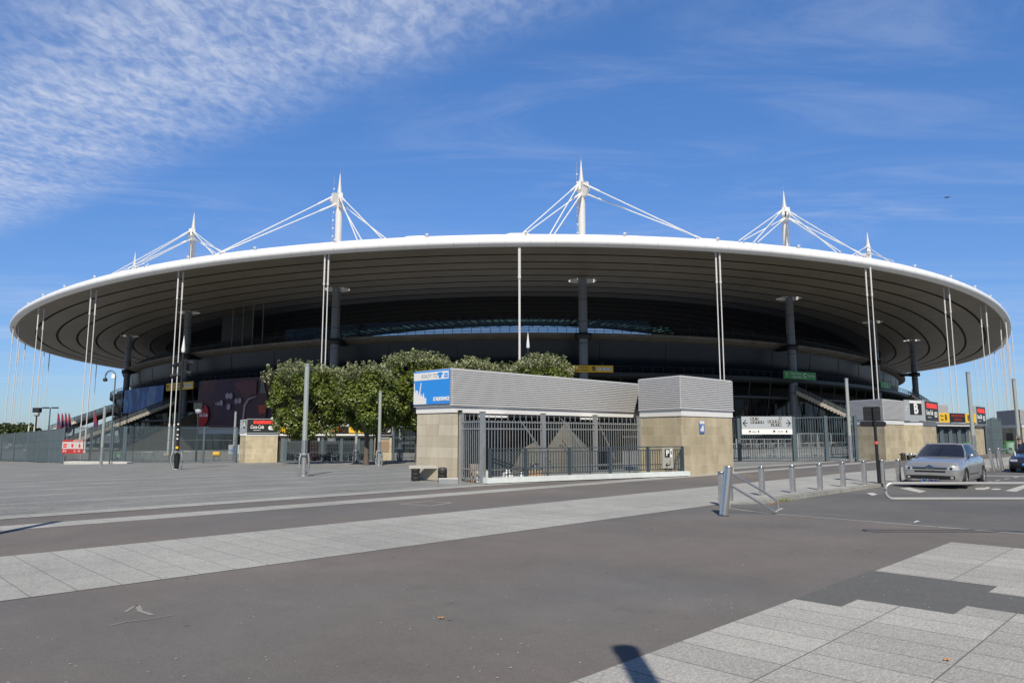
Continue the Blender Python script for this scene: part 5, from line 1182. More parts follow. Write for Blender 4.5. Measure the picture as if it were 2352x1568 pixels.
# ------------------------------------------------------------------ bollards
def bollard_proto(label, h_=.80, r=.082):
    t = thing('steel_bollard', label, 'bollard', (0, 0, 0), 0, 'stainless bollards along the kerb')
    part('tube', M['steel'], t, lambda m: m.cyl((0, 0, 0), (0, 0, h_ - .07), r, r, 24)); part('cap', M['steel'], t, lambda m: (m.cyl((0, 0, h_ - .06), (0, 0, h_ - .035), r, r, 24), m.lathe((0, 0, h_ - .02), [(r, 0), (r, .012), (r * .8, .02), (0, .022)], 24)))
    part('groove', M['dark'], t, lambda m: (m.cyl((0, 0, h_ - .07), (0, 0, h_ - .06), r * .93, n=24), m.cyl((0, 0, h_ - .035), (0, 0, h_ - .02), r * .93, n=24))); return t
bo = bollard_proto('stainless bollard nearest the leaning post in the kerb row, first of seven from left'); g_ = PZ(1751, 1138, 0); bo.location = g_
for i, (u, v) in enumerate(((1821.5, 1132), (1884, 1125), (1937, 1118), (1986, 1113), (2028, 1110), (2065, 1107.5))): dup(bo, PZ(u, v, 0), label='stainless bollard in the kerb row, %s of seven from left' % ords[i])
dup(bo, PZ(1659, 1161, 0), label='stainless bollard just behind the leaning post, left side'); c = dup(bo, PZ(1677, 1152, 0), label='stainless bollard just behind the leaning post, right side')
for u, v, l_ in ((2283, 1081.5, 'scuffed bollard leaning right between the two cars, left one'), (2303, 1079, 'scuffed bollard leaning between the two cars, right one')):
    c = dup(bo, PZ(u, v, 0), label=l_); c.rotation_euler = (0, -.14, 0); c.scale = (.9, .9, 1.28)
hb = thing('steel_hoop', 'bent steel hoop rail beside the dark car', 'hoop', PZ(2312, 1078, 0)); part('hoop_tube', M['galv'], hb, lambda m: m.tube([(-.0, .6, 0), (-.05, .6, .8), (.05, .5, .92), (.15, -.0, .95), (.25, -.3, .85), (.25, -.35, 0)], .04, 8)); part('foot_plate', M['galv'], hb, lambda m: m.box(-.1, .1, .5, .7, 0, .02))
# leaning barrier post with two bent rails
LPp = PZ(1662, 1184, 0)
lb = thing('barrier_post', 'thick leaning stainless post with two sloping rails at the road corner', 'barrier', LPp)
part('post', M['steel'], lb, lambda m: m.cyl((0, 0, 0), (.15, .03, 1.0), .088, .088, 28)); part('cap', M['steel'], lb, lambda m: m.cyl((.1505, .031, 1.0), (.152, .031, 1.012), .084, .078, 28)); part('base_ring', M['dark'], lb, lambda m: (m.lathe((0, 0, 0), [(.12, 0.002), (.11, .008), (.09, .010)], 20), m.cyl((0, 0, .01), (.002, 0, .02), .095, .095, 24)))
e1, e2 = at(1785, 1150, LPp.y + .35) - LPp, at(1780, 1175, LPp.y + .3) - LPp
s1, s2 = at(1682, 1088, LPp.y + .02) - LPp, at(1678, 1114, LPp.y + .02) - LPp
fl_ = at(1788, 1173, LPp.y + .35) - LPp; fl_.z = .03
knee = at(1752, 1127, LPp.y + .25) - LPp
part('upper_rail', M['steel'], lb, lambda m: m.tube([s1, knee, e1 + (knee - e1) * .12, e1, e1 + (fl_ - e1) * .2 + Vector((.01, 0, 0)), fl_], .022, 10)); part('lower_rail', M['steel'], lb, lambda m: m.tube([s2, (s2 + e2) / 2, e2, e2 + (fl_ - e2) * .5], .024, 10))
part('chain', M['galv'], lb, lambda m: [m.tube([fl_ + Vector((.05 * cos(a) + .03 * (k - 2), .05 * sin(a), .03 + .012 * k)) for a in [2 * pi * i / 8 for i in range(8)]], .009, 5, closed=True) for k in range(5)])
# swing barrier loop on the right
X0, Yb = at(2033, 1127, 12.1).x, 12.1
za, zb_ = at(2050, 1109.5, Yb).z, at(2050, 1145, Yb).z; zm, rr_ = (za + zb_) / 2, (za - zb_) / 2
sw = thing('swing_barrier', 'long horizontal steel loop barrier across the road at the right edge', 'barrier', (X0, Yb, 0))
part('rail_loop', mat('pale_tube', (.42, .42, .42), .35, metal=.4), sw, lambda m: m.tube([(6.5, .0, zm + rr_ - .01), (3, 0, zm + rr_), (rr_ + .02, 0, zm + rr_)] + [(rr_ * (1 - sin(a)), 0, zm + rr_ * cos(a)) for a in [pi * i / 12 for i in range(1, 12)]] + [(rr_ + .02, 0, zm - rr_), (3, 0, zm - rr_), (6.5, 0, zm - rr_)], .027, 10))
part('post', M['steel'], sw, lambda m: m.cyl((6.5, 0, 0), (6.5, 0, 1.05), .09, .09, 24)); part('strut', M['galv'], sw, lambda m: (m.cyl((5.0, 0, zm - rr_), (5.0, 0, zm + rr_), .025), m.cyl((3.9, 0, zm - rr_), (3.9, 0, zm + rr_), .02)))
# road sign seen from behind
g_ = PZ(2019.5, 1110, 0); yT = g_.y; tpp = at(2006, 934, yT) - g_
rs = thing('road_sign', 'black backs of road signs on a leaning pole with red sticker', 'sign', g_)
part('pole', M['black'], rs, lambda m: m.cyl((0, 0, 0), tpp, .052, .05, 14)); part('sticker', mat('sticker_red', (.8, .10, .10), .5), rs, lambda m: m.lathe(tpp * .512 + Vector((0, -.0, 0)), [(.055, 0), (.055, .09)], 12))
def rbox(m, x0, x1, z0, z1, y0, y1, r=.05):
    n_ = 5; pts = []
    for cx_, cz_, a0 in ((x1 - r, z1 - r, 0), (x0 + r, z1 - r, pi / 2), (x0 + r, z0 + r, pi), (x1 - r, z0 + r, 1.5 * pi)): pts += [(cx_ + r * cos(a0 + i * pi / 2 / n_), cz_ + r * sin(a0 + i * pi / 2 / n_)) for i in range(n_ + 1)]
    m.xz(pts, y0, y1)
sg1, sg2, sg3, sg4 = at(1986, 966, yT) - g_, at(2023, 933.5, yT) - g_, at(1977.5, 979.5, yT) - g_, at(2036.5, 966, yT) - g_
part('square_sign_back', M['black'], rs, lambda m: rbox(m, sg1.x, sg2.x, sg1.z, sg2.z, .05, .075)); part('long_sign_back', M['black'], rs, lambda m: rbox(m, sg3.x, sg4.x, sg3.z, sg4.z - .02, .05, .075, .07)); part('sign_clamp', M['dark'], rs, lambda m: (m.box(sg1.x, sg2.x, .04, .05, sg1.z + .1, sg1.z + .14), m.box(sg1.x, sg2.x, .04, .05, sg2.z - .14, sg2.z - .1)))
# litter, leaves, weeds
rg = random.Random(11)
def leaf(label, u, v, s_=.035, c=(.42, .22, .08), z=0):
    p = PZ(u, v, z); m = MB(); m.add([(s_ * cos(a) * (1 + .35 * (i % 2)), s_ * sin(a) * (1 + .35 * (i % 2)) * .7, .006 + .012 * (i % 2)) for i, a in enumerate([2 * pi * k / 10 for k in range(10)])] + [(0, 0, .014)], [(i, (i + 1) % 10, 10) for i in range(10)]); o = m.build('fallen_leaf', mat('leaf_%.2f' % c[0], c, .7), fixn=False); o.location = (p.x, p.y, z + .004); tag(o, label, 'leaf'); return o
leaf('single orange fallen leaf on the near asphalt below the middle', 1013, 1421, .024); leaf('orange fallen leaf on the pale slabs near the bottom right corner', 2175, 1518, .022)
m = MB()
for k in range(90):
    f = rg.random(); u = 1712 + f * 130; v = 1172 - f * 33 + rg.uniform(-3, 3); p = PZ(u, v, -.1); a = rg.uniform(0, 6.3); s_ = rg.uniform(.02, .045); ex = Vector((cos(a), sin(a), 0)) * s_; ey = Vector((-sin(a), cos(a), 0)) * s_ * .6; p.z = -.098 + rg.random() * .02; m.add([p - ex, p + ey, p + ex + Vector((0, 0, .02)), p - ey], [(0, 1, 2, 3)])
o = m.build('dry_leaves', mat('dry_leaf_litter', (.36, .21, .11), .8, var=.3, vs=20), fixn=False); tag(o, 'dry brown leaves lying along the kerb foot', 'leaves', kind='stuff')
m = MB()
for cu_x, cnt in ((1783, 60), (1800, 24), (2062, 26)):
    for k in range(cnt): p = PZ(cu_x + rg.gauss(0, 9), 1147 if cu_x < 2000 else 1110, -.05); p.z = -.09; a = rg.uniform(0, 6.3); d = Vector((cos(a), sin(a), 0)) * .06; m.add([p, p + Vector((.012, 0, 0)), p + d + Vector((0, 0, rg.uniform(.05, .14)))], [(0, 1, 2)])
o = m.build('weeds', mat('weed_green', (.16, .22, .04), .7), fixn=False); tag(o, 'tufts of weeds growing at the kerb', 'weeds', kind='stuff')
p = PZ(2111, 1204, -.03); m = MB(); m.add([(-.09, 0, 0), (-.02, -.03, .03), (.08, -.015, .012), (.1, .02, 0), (.0, .05, .035), (-.07, .04, .01)], [(0, 1, 4, 5), (1, 2, 3, 4)]); o = m.build('paper_scrap', M['white'], fixn=False); o.location = (p.x, p.y, .006); tag(o, 'crumpled white paper scrap lying on the road edge', 'litter')
m = MB()
for k in range(160):
    u, v = rg.uniform(0, 2352), rg.uniform(1180, 1560); p = PZ(u, v, 0); q_ = pq(p.x, p.y)
    s_ = rg.uniform(.004, .011); m.add([(p.x - s_, p.y, .010), (p.x, p.y - s_, .010), (p.x + s_, p.y, .014), (p.x, p.y + s_, .010)], [(0, 1, 2, 3)])
o = m.build('grit', mat('pale_grit', (.5, .47, .42), .8), fixn=False); tag(o, 'tiny pale grit scattered over the ground', 'grit', kind='stuff')
# bird
bq = at(2176, 454, 60); o = MB(); o.add([(-.35, 0, .02), (-.1, -.06, .06), (.0, -.12, 0), (.12, -.05, .05), (.38, 0, .1), (.1, .1, .02), (0, .16, 0), (-.1, .1, .02)], [(0, 1, 6, 7), (1, 2, 3, 6), (3, 4, 5, 6)]); o.smooth = True
o.add([(.05 * cos(a) , -.22 + .0 * a, .03 * sin(a)) for a in range(6)], [(0, 1, 2, 3, 4, 5)]); o = o.build('bird', M['black'], fixn=False); o.location = bq; tag(o, 'small dark bird flying high in the right sky', 'bird')
# ================================================================== TREES
def leafmat(name, cs):
    m = bpy.data.materials.new(name); m.use_nodes = True; n = m.node_tree.nodes; l = m.node_tree.links; b = n['Principled BSDF']
    b.inputs['Roughness'].default_value = .42; b.inputs['Specular IOR Level'].default_value = .55
    oi = n.new('ShaderNodeNewGeometry'); cr = n.new('ShaderNodeValToRGB'); e_ = cr.color_ramp.elements
    while len(e_) < len(cs): e_.new(.5)
    for i, (p, c) in enumerate(cs): e_[i].position = p; e_[i].color = (*c, 1)
    l.new(oi.outputs['Random Per Island'], cr.inputs[0]); l.new(cr.outputs[0], b.inputs['Base Color'])
    tr = n.new('ShaderNodeBsdfTranslucent'); l.new(cr.outputs[0], tr.inputs['Color']); mx_ = n.new('ShaderNodeMixShader'); mx_.inputs[0].default_value = .28
    l.new(b.outputs[0], mx_.inputs[1]); l.new(tr.outputs[0], mx_.inputs[2]); l.new(mx_.outputs[0], n['Material Output'].inputs[0]); return m
LM = leafmat('plane_leaves', [(0, (.06, .10, .012)), (.45, (.125, .175, .022)), (.85, (.20, .24, .05)), (1, (.36, .38, .20))])
LS = leafmat('new_shoots', [(0, (.14, .18, .05)), (.5, (.26, .29, .13)), (1, (.48, .49, .34))])
LF = leafmat('far_leaves', [(0, (.04, .06, .02)), (1, (.10, .13, .05))])
def tree(name, label, base, rx, ry, z0, z1, seed, n=13000, ls=.085, trunk_top=None, group='clipped round trees', lean=0, lm=LM, top_sprigs=True):
    rg = random.Random(seed); t = thing(name, label, 'tree', base, 0, group); cz = (z0 + z1) / 2; hz = (z1 - z0) / 2
    def tr(m):
        tt = z0 + hz * .7; m.tube([(0, 0, -.1), (lean * .3, 0, z0 * .4), (lean, .05, z0), (lean * 1.3, 0, tt)], [.24, .17, .15, .07], 10)
        for k in range(9):
            a = 2 * pi * k / 9 + rg.random(); s_ = z0 * .8 + rg.random() * hz * .8; m.tube([(lean, 0, s_), (lean + rx * .35 * cos(a), ry * .35 * sin(a), s_ + hz * .35), (lean + rx * .75 * cos(a), ry * .75 * sin(a), s_ + hz * rg.uniform(.5, 1.0))], [.09, .05, .02], 6)
    part('trunk', M['bark'], t, tr)
    # clumps spread through a boxy clipped crown
    cl_ = []
    for i in range(int(90 * rx * ry / 9)):
        while True:
            x, y, z = rg.uniform(-1, 1), rg.uniform(-1, 1), rg.uniform(-1, 1); d = (abs(x) ** 2.8 + abs(y) ** 2.8 + abs(z) ** 2.6)
            if .30 < d < 1: break
        k = .93 / max(d ** (1 / 2.8), .01) if rg.random() < .6 else .85; k = min(k, 1.15)
        cl_.append((Vector((x * k * rx * .93, y * k * ry * .93, cz + z * k * hz * .93)), rg.uniform(.35, .85)))
    m = MB(); vs, fs = [], []
    def lf(p, d):
        s_ = ls * rg.uniform(.6, 1.5); up = Vector((rg.gauss(0, .6), rg.gauss(0, .6), 1)).normalized(); nrm = (d * .7 + up * .8).normalized(); a = nrm.orthogonal().normalized(); a.rotate(Matrix.Rotation(rg.uniform(0, 6.28), 3, nrm)); b = nrm.cross(a); i = len(vs)
        vs.extend([p - a * s_, p - b * s_ * .75 - a * .2 * s_, p + a * s_ * .9 + nrm * s_ * .15, p + b * s_ * .75 - a * .2 * s_]); fs.append((i, i + 1, i + 2, i + 3))
    C0 = Vector((0, 0, cz))
    for i in range(n):
        c, r = cl_[rg.randrange(len(cl_))]; v = Vector((rg.gauss(0, 1), rg.gauss(0, 1), rg.gauss(0, 1))).normalized(); p = c + v * r * rg.uniform(.55, 1.05) ** .6; d = (p - C0).normalized(); lf(p, v)
    n0 = len(fs)
    if top_sprigs:
        for k in range(int(64 * rx)):
            x, y = rg.uniform(-.95, .95), rg.uniform(-.95, .95)
            if abs(x) ** 3 + abs(y) ** 3 > 1: continue
            zt_ = cz + hz * .93 * (1 - abs(x) ** 3.2 * .45); L_ = rg.uniform(.25, .95); dx, dy = rg.gauss(0, .12), rg.gauss(0, .12)
            for q in range(int(L_ * 30)): f = rg.random(); lf(Vector((x * rx + dx * f, y * ry + dy * f, zt_ + L_ * f - .1)) + Vector((rg.gauss(0, .07), rg.gauss(0, .07), 0)), Vector((rg.gauss(0, 1), rg.gauss(0, 1), .3)))
    m.add(vs[:], fs[:n0]); m.cur = 1; b0_ = 0
    for f in fs[n0:]: m.f.append(list(f)); m.m.append(1); m.sm.append(False)
    m.build('crown', [lm, LS], t, fixn=False); return t
def ptree(label, u, vb, ul, ur, vt, vlow, seed, n=13000, lean=0, name='plane_tree'):
    g_ = G(u, vb); y = g_.y; a, b = at(ul, 950, y), at(ur, 950, y); z1, z0 = at(u, vt, y).z - g_.z, at(u, vlow, y).z - g_.z; cx_ = (a.x + b.x) / 2; rx = (b.x - a.x) / 2
    return tree(name, label, (cx_, y, g_.z), rx, rx * .95, z0, z1, seed, n, lean=lean)
ptree('leftmost clipped round tree with dark trunk in front of gate A', 722, 1065, 613, 806, 848, 1006, 1, 30000)
ptree('clipped round tree second from left with two thin trunks below it', 838, 1068, 782, 905, 851, 992, 2, 20000)
ptree('thin trunked clipped tree standing behind the second tree', 851, 1063, 806, 930, 858, 992, 7, 11000)
ptree('tallest clipped round tree directly left of the blue poster', 952, 1062, 868, 1052, 826, 990, 3, 30000)
for u, ul, ur, vt, s_, l_, vb in ((1085, 1030, 1150, 838, 4, 'clipped tree above the left half of the parking entrance roof', 1060), (1165, 1110, 1230, 851, 5, 'lower clipped tree above the middle of the parking entrance roof', 1058), (1235, 1165, 1322, 833, 6, 'rightmost clipped tree beside the projector mast behind the roof', 1060)):
    ptree(l_, u, vb, ul, ur, vt, 990, s_, 16000)
def ftree(label, u, vt, y, r, seed):
    g_ = at(u, 1000, y); gz_ = gz(g_.x, y); z1 = at(u, vt, y).z - gz_; return tree('leafy_tree', label, (g_.x, y, gz_), r, r, z1 * .3, z1, seed, 2600, ls=.35, group='distant trees at the far left', lm=LF, top_sprigs=False)
ftree('distant tree behind the fence at the far left edge', 4, 973, 190, 4.5, 21); ftree('distant tree beside the tie rods, widest of the far left trees', 33, 972, 180, 5.0, 22); ftree('low distant tree, rightmost of the far left trees', 56, 980, 185, 3.8, 23)
# background buildings behind fences so the horizon is not bare
def bgb(name, label, u0, u1, vt, y, mt, n_=4):
    a, b = at(u0, vt, y), at(u1, vt, y); z0 = gz(a.x, y) - .5; t = thing(name, label, 'building', (a.x, y, z0)); w, h_ = b.x - a.x, a.z - z0
    part('walls', mt, t, lambda m: m.box(0, w, 0, 12, 0, h_)); part('roof', M['dark'], t, lambda m: m.box(-.3, w + .3, -.3, 12.3, h_, h_ + .35))
    for k in range(n_): part('window', M['glassd'], t, lambda m: m.box(w * (k + .25) / n_, w * (k + .75) / n_, -.05, 0, h_ * .45, h_ * .75))
bgb('low_building', 'low grey building behind the trees at the far left horizon', -120, 28, 990, 260, M['lip']); bgb('low_building', 'low pale building on the horizon at the right edge beyond gate B', 2290, 2560, 985, 170, M['concrete'])
# ================================================================== CARS
from mathutils.bvhtree import BVHTree
def car(name, label, loc, rz, paint, glass, style, plate, group=None):
    t = thing(name, label, 'car', loc, rz, group)
    hatch = style == 'hatch'
    if hatch: S = [(2.14, .68, .56, .33), (2.12, .77, .74, .23), (2.03, .84, .85, .18), (1.75, .90, .885, .17), (1.30, .965, .89, .17), (.9, 1.01, .89, .17), (.3, 1.02, .89, .17), (-.6, 1.03, .89, .17), (-1.3, 1.03, .885, .18), (-1.75, 1.01, .85, .2), (-2.0, .93, .78, .24), (-2.12, .75, .66, .32)]
    else: S = [(2.2, .56, .62, .34), (2.18, .66, .76, .24), (2.05, .72, .82, .20), (1.6, .80, .845, .18), (1.1, .86, .85, .17), (.8, .90, .85, .17), (.2, .92, .85, .17), (-.7, .94, .85, .17), (-1.5, .95, .84, .18), (-2.0, .93, .82, .2), (-2.2, .88, .76, .25), (-2.28, .7, .68, .32)]
    prof = lambda w, tz, bz: [(0, tz + .035), (w * .5, tz + .028), (w * .80, tz + .0), (w * .93, tz - .06), (w * .985, tz - .17), (w, min(tz - .26, .62)), (w * .99, .42), (w * .965, bz + .08), (w * .86, bz), (0, bz)]
    m = MB(); m.smooth = True; k = 18; V = []
    for x, tz, w, bz in S:
        P_ = prof(w, tz, bz); R_ = [(x, y, z) for y, z in P_] + [(x, -y, z) for y, z in P_[-2:0:-1]]; V += R_
    F = [(i * k + j, i * k + (j + 1) % k, (i + 1) * k + (j + 1) % k, (i + 1) * k + j) for i in range(len(S) - 1) for j in range(k)]
    F += [tuple(range(k))[::-1], tuple(range((len(S) - 1) * k, len(S) * k))]
    m.add(V, F); body = m.build('body', [paint, M['black']], t)
    sb = body.modifiers.new('s', 'SUBSURF'); sb.levels = sb.render_levels = 2
    cm_ = MB(); wx = (1.28, -1.30) if hatch else (1.33, -1.30)
    for x in wx: cm_.cyl((x, -1.2, .32), (x, 1.2, .32), .365, n=32)
    bpy.context.view_layer.update(); co_ = cm_.build('cutter', M['black']); bpy.context.view_layer.update()
    # cutters live in the car's frame
    co_.matrix_world = t.matrix_world.copy() if False else Matrix.Translation(t.location) @ Matrix.Rotation(rz, 4, 'Z'); bpy.context.view_layer.update()
    bool_cut(body, co_)
    for p in body.data.polygons: p.use_smooth = True
    bm_ = bmesh.new(); bm_.from_mesh(body.data); bv = BVHTree.FromBMesh(bm_); bm_.free()
    part('underbody', M['black'], t, lambda m: m.box(-1.95, 1.95, -.72, .72, .19, .62))
    def drape(nm, y0, y1, zb, zt, mt, lift=.006, nx=10, nz=4, axis='x', par=t):
        m = MB(); m.smooth = True; V = []
        for i in range(nx + 1):
            y = y0 + (y1 - y0) * i / nx; a, b = zb(y), zt(y)
            for j in range(nz + 1):
                z = a + (b - a) * j / nz
                if axis == 'x': h_ = bv.ray_cast(Vector((4, y, z)), Vector((-1, 0, 0))); V.append((h_[0].x + lift if h_[0] else 2.0, y, z))
                else: s_ = axis; h_ = bv.ray_cast(Vector((y, 3 * s_, z)), Vector((0, -s_, 0))); V.append((y, (h_[0].y if h_[0] else .88 * s_) + lift * s_, z))
        m.add(V, [(i * (nz + 1) + j, (i + 1) * (nz + 1) + j, (i + 1) * (nz + 1) + j + 1, i * (nz + 1) + j + 1) for i in range(nx) for j in range(nz)])
        return m.build(nm, mt, par, fixn=False)
    lens = mat('headlight_lens', (.55, .56, .58), .15, metal=.3, coat=1); refl = mat('chrome', (.8, .8, .8), .12, metal=1)
    seam = mat('door_seam', (.03, .03, .035), .7)
    c_ = lambda v: (lambda y: v)
    if hatch:
        drape('lower_grille', -.72, .72, lambda y: .295 + .04 * abs(y), lambda y: .44 - .02 * abs(y), M['black'], nx=20)
        drape('upper_slot', -.50, .50, c_(.64), lambda y: .685 + max(0, .05 - abs(y) * .3), M['black'], nx=20); drape('lower_slot', -.46, .46, c_(.535), c_(.59), M['black'], nx=16)
        drape('chrome_bar', -.53, .53, lambda y: .683 + max(0, .065 - abs(y) * .45), lambda y: .702 + max(0, .08 - abs(y) * .55), refl, .014, nx=24, nz=1)
        drape('chevron', -.14, .14, lambda y: .635 + .05 - abs(y) * .42, lambda y: .665 + .05 - abs(y) * .42, refl, .022, nx=12, nz=1)
        for s_ in (-1, 1):
            hl = drape('headlight', s_ * .53, s_ * .835, lambda y: .60 + .07 * (abs(y) - .53), lambda y: .70 + .26 * (abs(y) - .53), lens, .008, nx=10)
            drape('lamp_unit', s_ * .585, s_ * .66, c_(.625), c_(.70), M['glassd'], .013, nx=3, par=hl); drape('lamp_unit', s_ * .70, s_ * .78, c_(.645), c_(.735), M['greyp'], .013, nx=3, par=hl)
            drape('fog_light', s_ * .60, s_ * .68, c_(.34), c_(.40), lens, .014, nx=3)
    else:
        drape('grille', -.40, .40, c_(.50), c_(.60), mat('grille_dark_blue', (.03, .035, .06), .4), nx=10); drape('bumper', -.80, .80, c_(.26), c_(.46), M['black'], .02, nx=16)
        for s_ in (-1, 1): drape('headlight', s_ * .44, s_ * .74, c_(.52), c_(.62), lens, .01, nx=6)
    drape('number_plate', -.26, .26, c_(.215 if hatch else .34), c_(.315 if hatch else .44), M['white'], .03, nx=3, nz=1); 
    pz = .265 if hatch else .39
    h_ = bv.ray_cast(Vector((4, 0, pz)), Vector((-1, 0, 0))); hx = h_[0].x + .036
    tx = text(t, plate, .105, (0, 0, 0), M['navy'], name='plate_number', bold=.003); tx.data.transform(Matrix.Translation((hx, .02, pz)) @ Matrix.Rotation(pi / 2, 4, 'Z'))
    part('plate_band', M['blue'], t, lambda m: m.box(hx - .004, hx, -.262, -.225, pz - .05, pz + .05))
    for s_ in (-1, 1):
        drape('door_seam', .82, .835, c_(.26), c_(.90), seam, .003, nx=1, nz=8, axis=s_); drape('door_seam', -.46, -.445, c_(.26), c_(.92), seam, .003, nx=1, nz=8, axis=s_)
        drape('door_handle', -.38, -.22, c_(.82), c_(.85), paint, .03, nx=2, nz=1, axis=s_); drape('side_moulding', -.4, .78, c_(.44), c_(.47), seam, .006, nx=4, nz=1, axis=s_)
    # glasshouse
    zb = .975 if hatch else .88; H_ = 1.47 if hatch else 1.40
    if hatch: base = [(1.02, .0), (.93, .50), (.72, .745), (-.1, .79), (-.9, .78), (-1.55, .70), (-1.83, .45), (-1.88, 0)]; top = [(.20, 0), (.17, .40), (.05, .555), (-.3, .59), (-.75, .58), (-1.15, .52), (-1.32, .35), (-1.35, 0)]
    else: base = [(.82, .0), (.75, .50), (.58, .70), (-.1, .745), (-.8, .74), (-1.35, .68), (-1.52, .45), (-1.55, 0)]; top = [(.08, 0), (.06, .40), (-.02, .52), (-.3, .55), (-.7, .545), (-.95, .50), (-1.08, .35), (-1.1, 0)]
    def pan(nm, i0, i1, mt, s_=1, shrink=0.0):
        m = MB(); m.smooth = True; V = []; n_ = 5
        for i in range(i0, i1 + 1):
            for j in range(n_ + 1):
                f = j / n_; bl = .035 * sin(pi * f); bx, by = base[i]; tx_, ty = top[i]; V.append((bx + (tx_ - bx) * f + (bl * .6 if bx > .5 else (-bl if bx < -1.2 else 0)), s_ * (by + (ty - by) * f + bl * (1 if by > .6 else .2)), zb + (H_ - .04 - zb) * f))
        q = n_ + 1; m.add(V, [(a * q + j, (a + 1) * q + j, (a + 1) * q + j + 1, a * q + j + 1) for a in range(i1 - i0) for j in range(n_)]); return m.build(nm, mt, t, fixn=False)
    ws = None
    for s_ in (-1, 1):
        pan('windscreen', 0, 2, glass, s_); pan('side_window', 2, 4, glass, s_); pan('rear_side_window', 4, 5, glass, s_); pan('rear_window', 5, 7, glass, s_)
        for i, w_ in ((2, .05), (4, .045), (5, .09)):
            (bx, by), (tx_, ty) = base[i], top[i]; part('pillar', paint, t, lambda m: m.tube([(bx, s_ * by, zb - .02), ((bx + tx_) / 2 + (.02 if bx > .5 else 0), s_ * ((by + ty) / 2 + .037), (zb + H_) / 2 - .02), (tx_, s_ * ty, H_ - .045)], w_ * .5, 8))
        part('roof_rail', paint, t, lambda m: m.tube([(x, s_ * y, H_ - .045) for x, y in top[1:7]], .028, 8)); 
        mr_ = MB(); mr_.smooth = True; mr_.lathe((0, 0, 0), [(0, -.075), (.055, -.06), (.075, 0), (.055, .06), (0, .075)], 12); mo = mr_.build('mirror', paint if hatch else M['black'], t); mo.location = (.66, s_ * .93, 1.06); part('mirror_stalk', M['black'], t, lambda m: m.bar((.68, s_ * .80, .94), (.66, s_ * .88, 1.03), .04))
    m = MB(); m.smooth = True; V = []; 
    for i, (x, y) in enumerate(top):
        for j in range(7): f = j / 6 * 2 - 1; V.append((x - 0 * f, y * f, H_ - .04 + .045 * (1 - f * f) * (1 if 0 < i < 7 else .35)))
    m.add(V, [(i * 7 + j, (i + 1) * 7 + j, (i + 1) * 7 + j + 1, i * 7 + j + 1) for i in range(7) for j in range(6)]); m.build('roof', paint, t, fixn=False)
    part('dashboard', M['black'], t, lambda m: m.box(-.2, .7, -.66, .66, .88, 1.0)); part('seats', mat('car_seats', (.05, .05, .055), .9), t, lambda m: (m.box(-.55, -.35, .18, .62, .7, 1.28), m.box(-.55, -.35, -.62, -.18, .7, 1.28), m.box(-1.2, -1.05, -.6, .6, .7, 1.15)))
    part('wiper', M['black'], t, lambda m: (m.bar((.98, .1, zb + .03), (.80, .52, zb + .14), .018), m.bar((.99, -.42, zb + .02), (.86, -.02, zb + .11), .018)))
    part('cowl', M['black'], t, lambda m: m.tube([(1.04, 0, zb + .015), (.96, .5, zb + .01), (.74, .755, zb - .01)], .02, 6)); part('cowl', M['black'], t, lambda m: m.tube([(1.04, 0, zb + .015), (.96, -.5, zb + .01), (.74, -.755, zb - .01)], .02, 6))
    alloy = mat('alloy_wheel', (.55, .56, .58), .3, metal=.8)
    for i, x in enumerate(wx):
        for s_ in (-1, 1):
            w = thing('x', '', '', (0, 0, 0)); bpy.data.objects.remove(w)
            m = MB(); m.smooth = True; pr_ = [(.20, -.10), (.29, -.105), (.318, -.08), (.325, 0), (.318, .08), (.29, .105), (.20, .10)]; n_ = 28; V = [(r * cos(2 * pi * a / n_), y, r * sin(2 * pi * a / n_)) for r, y in pr_ for a in range(n_)]
            m.add(V, [(q * n_ + a, q * n_ + (a + 1) % n_, (q + 1) * n_ + (a + 1) % n_, (q + 1) * n_ + a) for q in range(len(pr_) - 1) for a in range(n_)]); wo = m.build('wheel', M['rubber'], t); wo.location = (x, s_ * .775, .325)
            if hatch and i == 0: wo.rotation_euler = (0, 0, .12)
            r_ = MB(); r_.cyl((0, s_ * .05, 0), (0, s_ * .06, 0), .205, n=28); r_.build('wheel_disc', M['dark'], wo); r_ = MB()
            for a in range(7): an_ = 2 * pi * a / 7; r_.bar((.04 * cos(an_), s_ * .085, .04 * sin(an_)), (.20 * cos(an_), s_ * .08, .20 * sin(an_)), .035, .05, up=(0, 1, 0))
            r_.tube([(.205 * cos(2 * pi * a / 24), s_ * .085, .205 * sin(2 * pi * a / 24)) for a in range(24)], .016, 6, closed=True); r_.cyl((0, s_ * .06, 0), (0, s_ * .1, 0), .045, n=12); r_.build('rim', alloy, wo)
    return t
silver = mat('silver_car_paint', (.40, .405, .41), .22, metal=.5, coat=1); bluep = mat('dark_blue_car_paint', (.025, .035, .085), .25, metal=.3, coat=.8)
cglass = mat('car_glass', (.02, .025, .045), .06, spec=.8, alpha=.86)
hd = -3 * pi / 4
fc = PZ(2152, 1121, -.11); cc_ = Vector((cos(hd), sin(hd), 0)); cl0 = fc - cc_ * 2.05; cl0.z = -.11; cl0.x -= .22
car('silver_hatchback', 'silver hatchback parked by the kerb behind the swing barrier', cl0, hd + .02, silver, cglass, 'hatch', 'BC-708-PH')
fc = PZ(2364, 1086, -.11); cl1 = fc - cc_ * 2.1; cl1.z = -.11
car('dark_blue_car', 'dark blue car cut off by the right edge beyond the silver one', cl1, hd + .02, bluep, cglass, 'saloon', 'CK-518-RE')
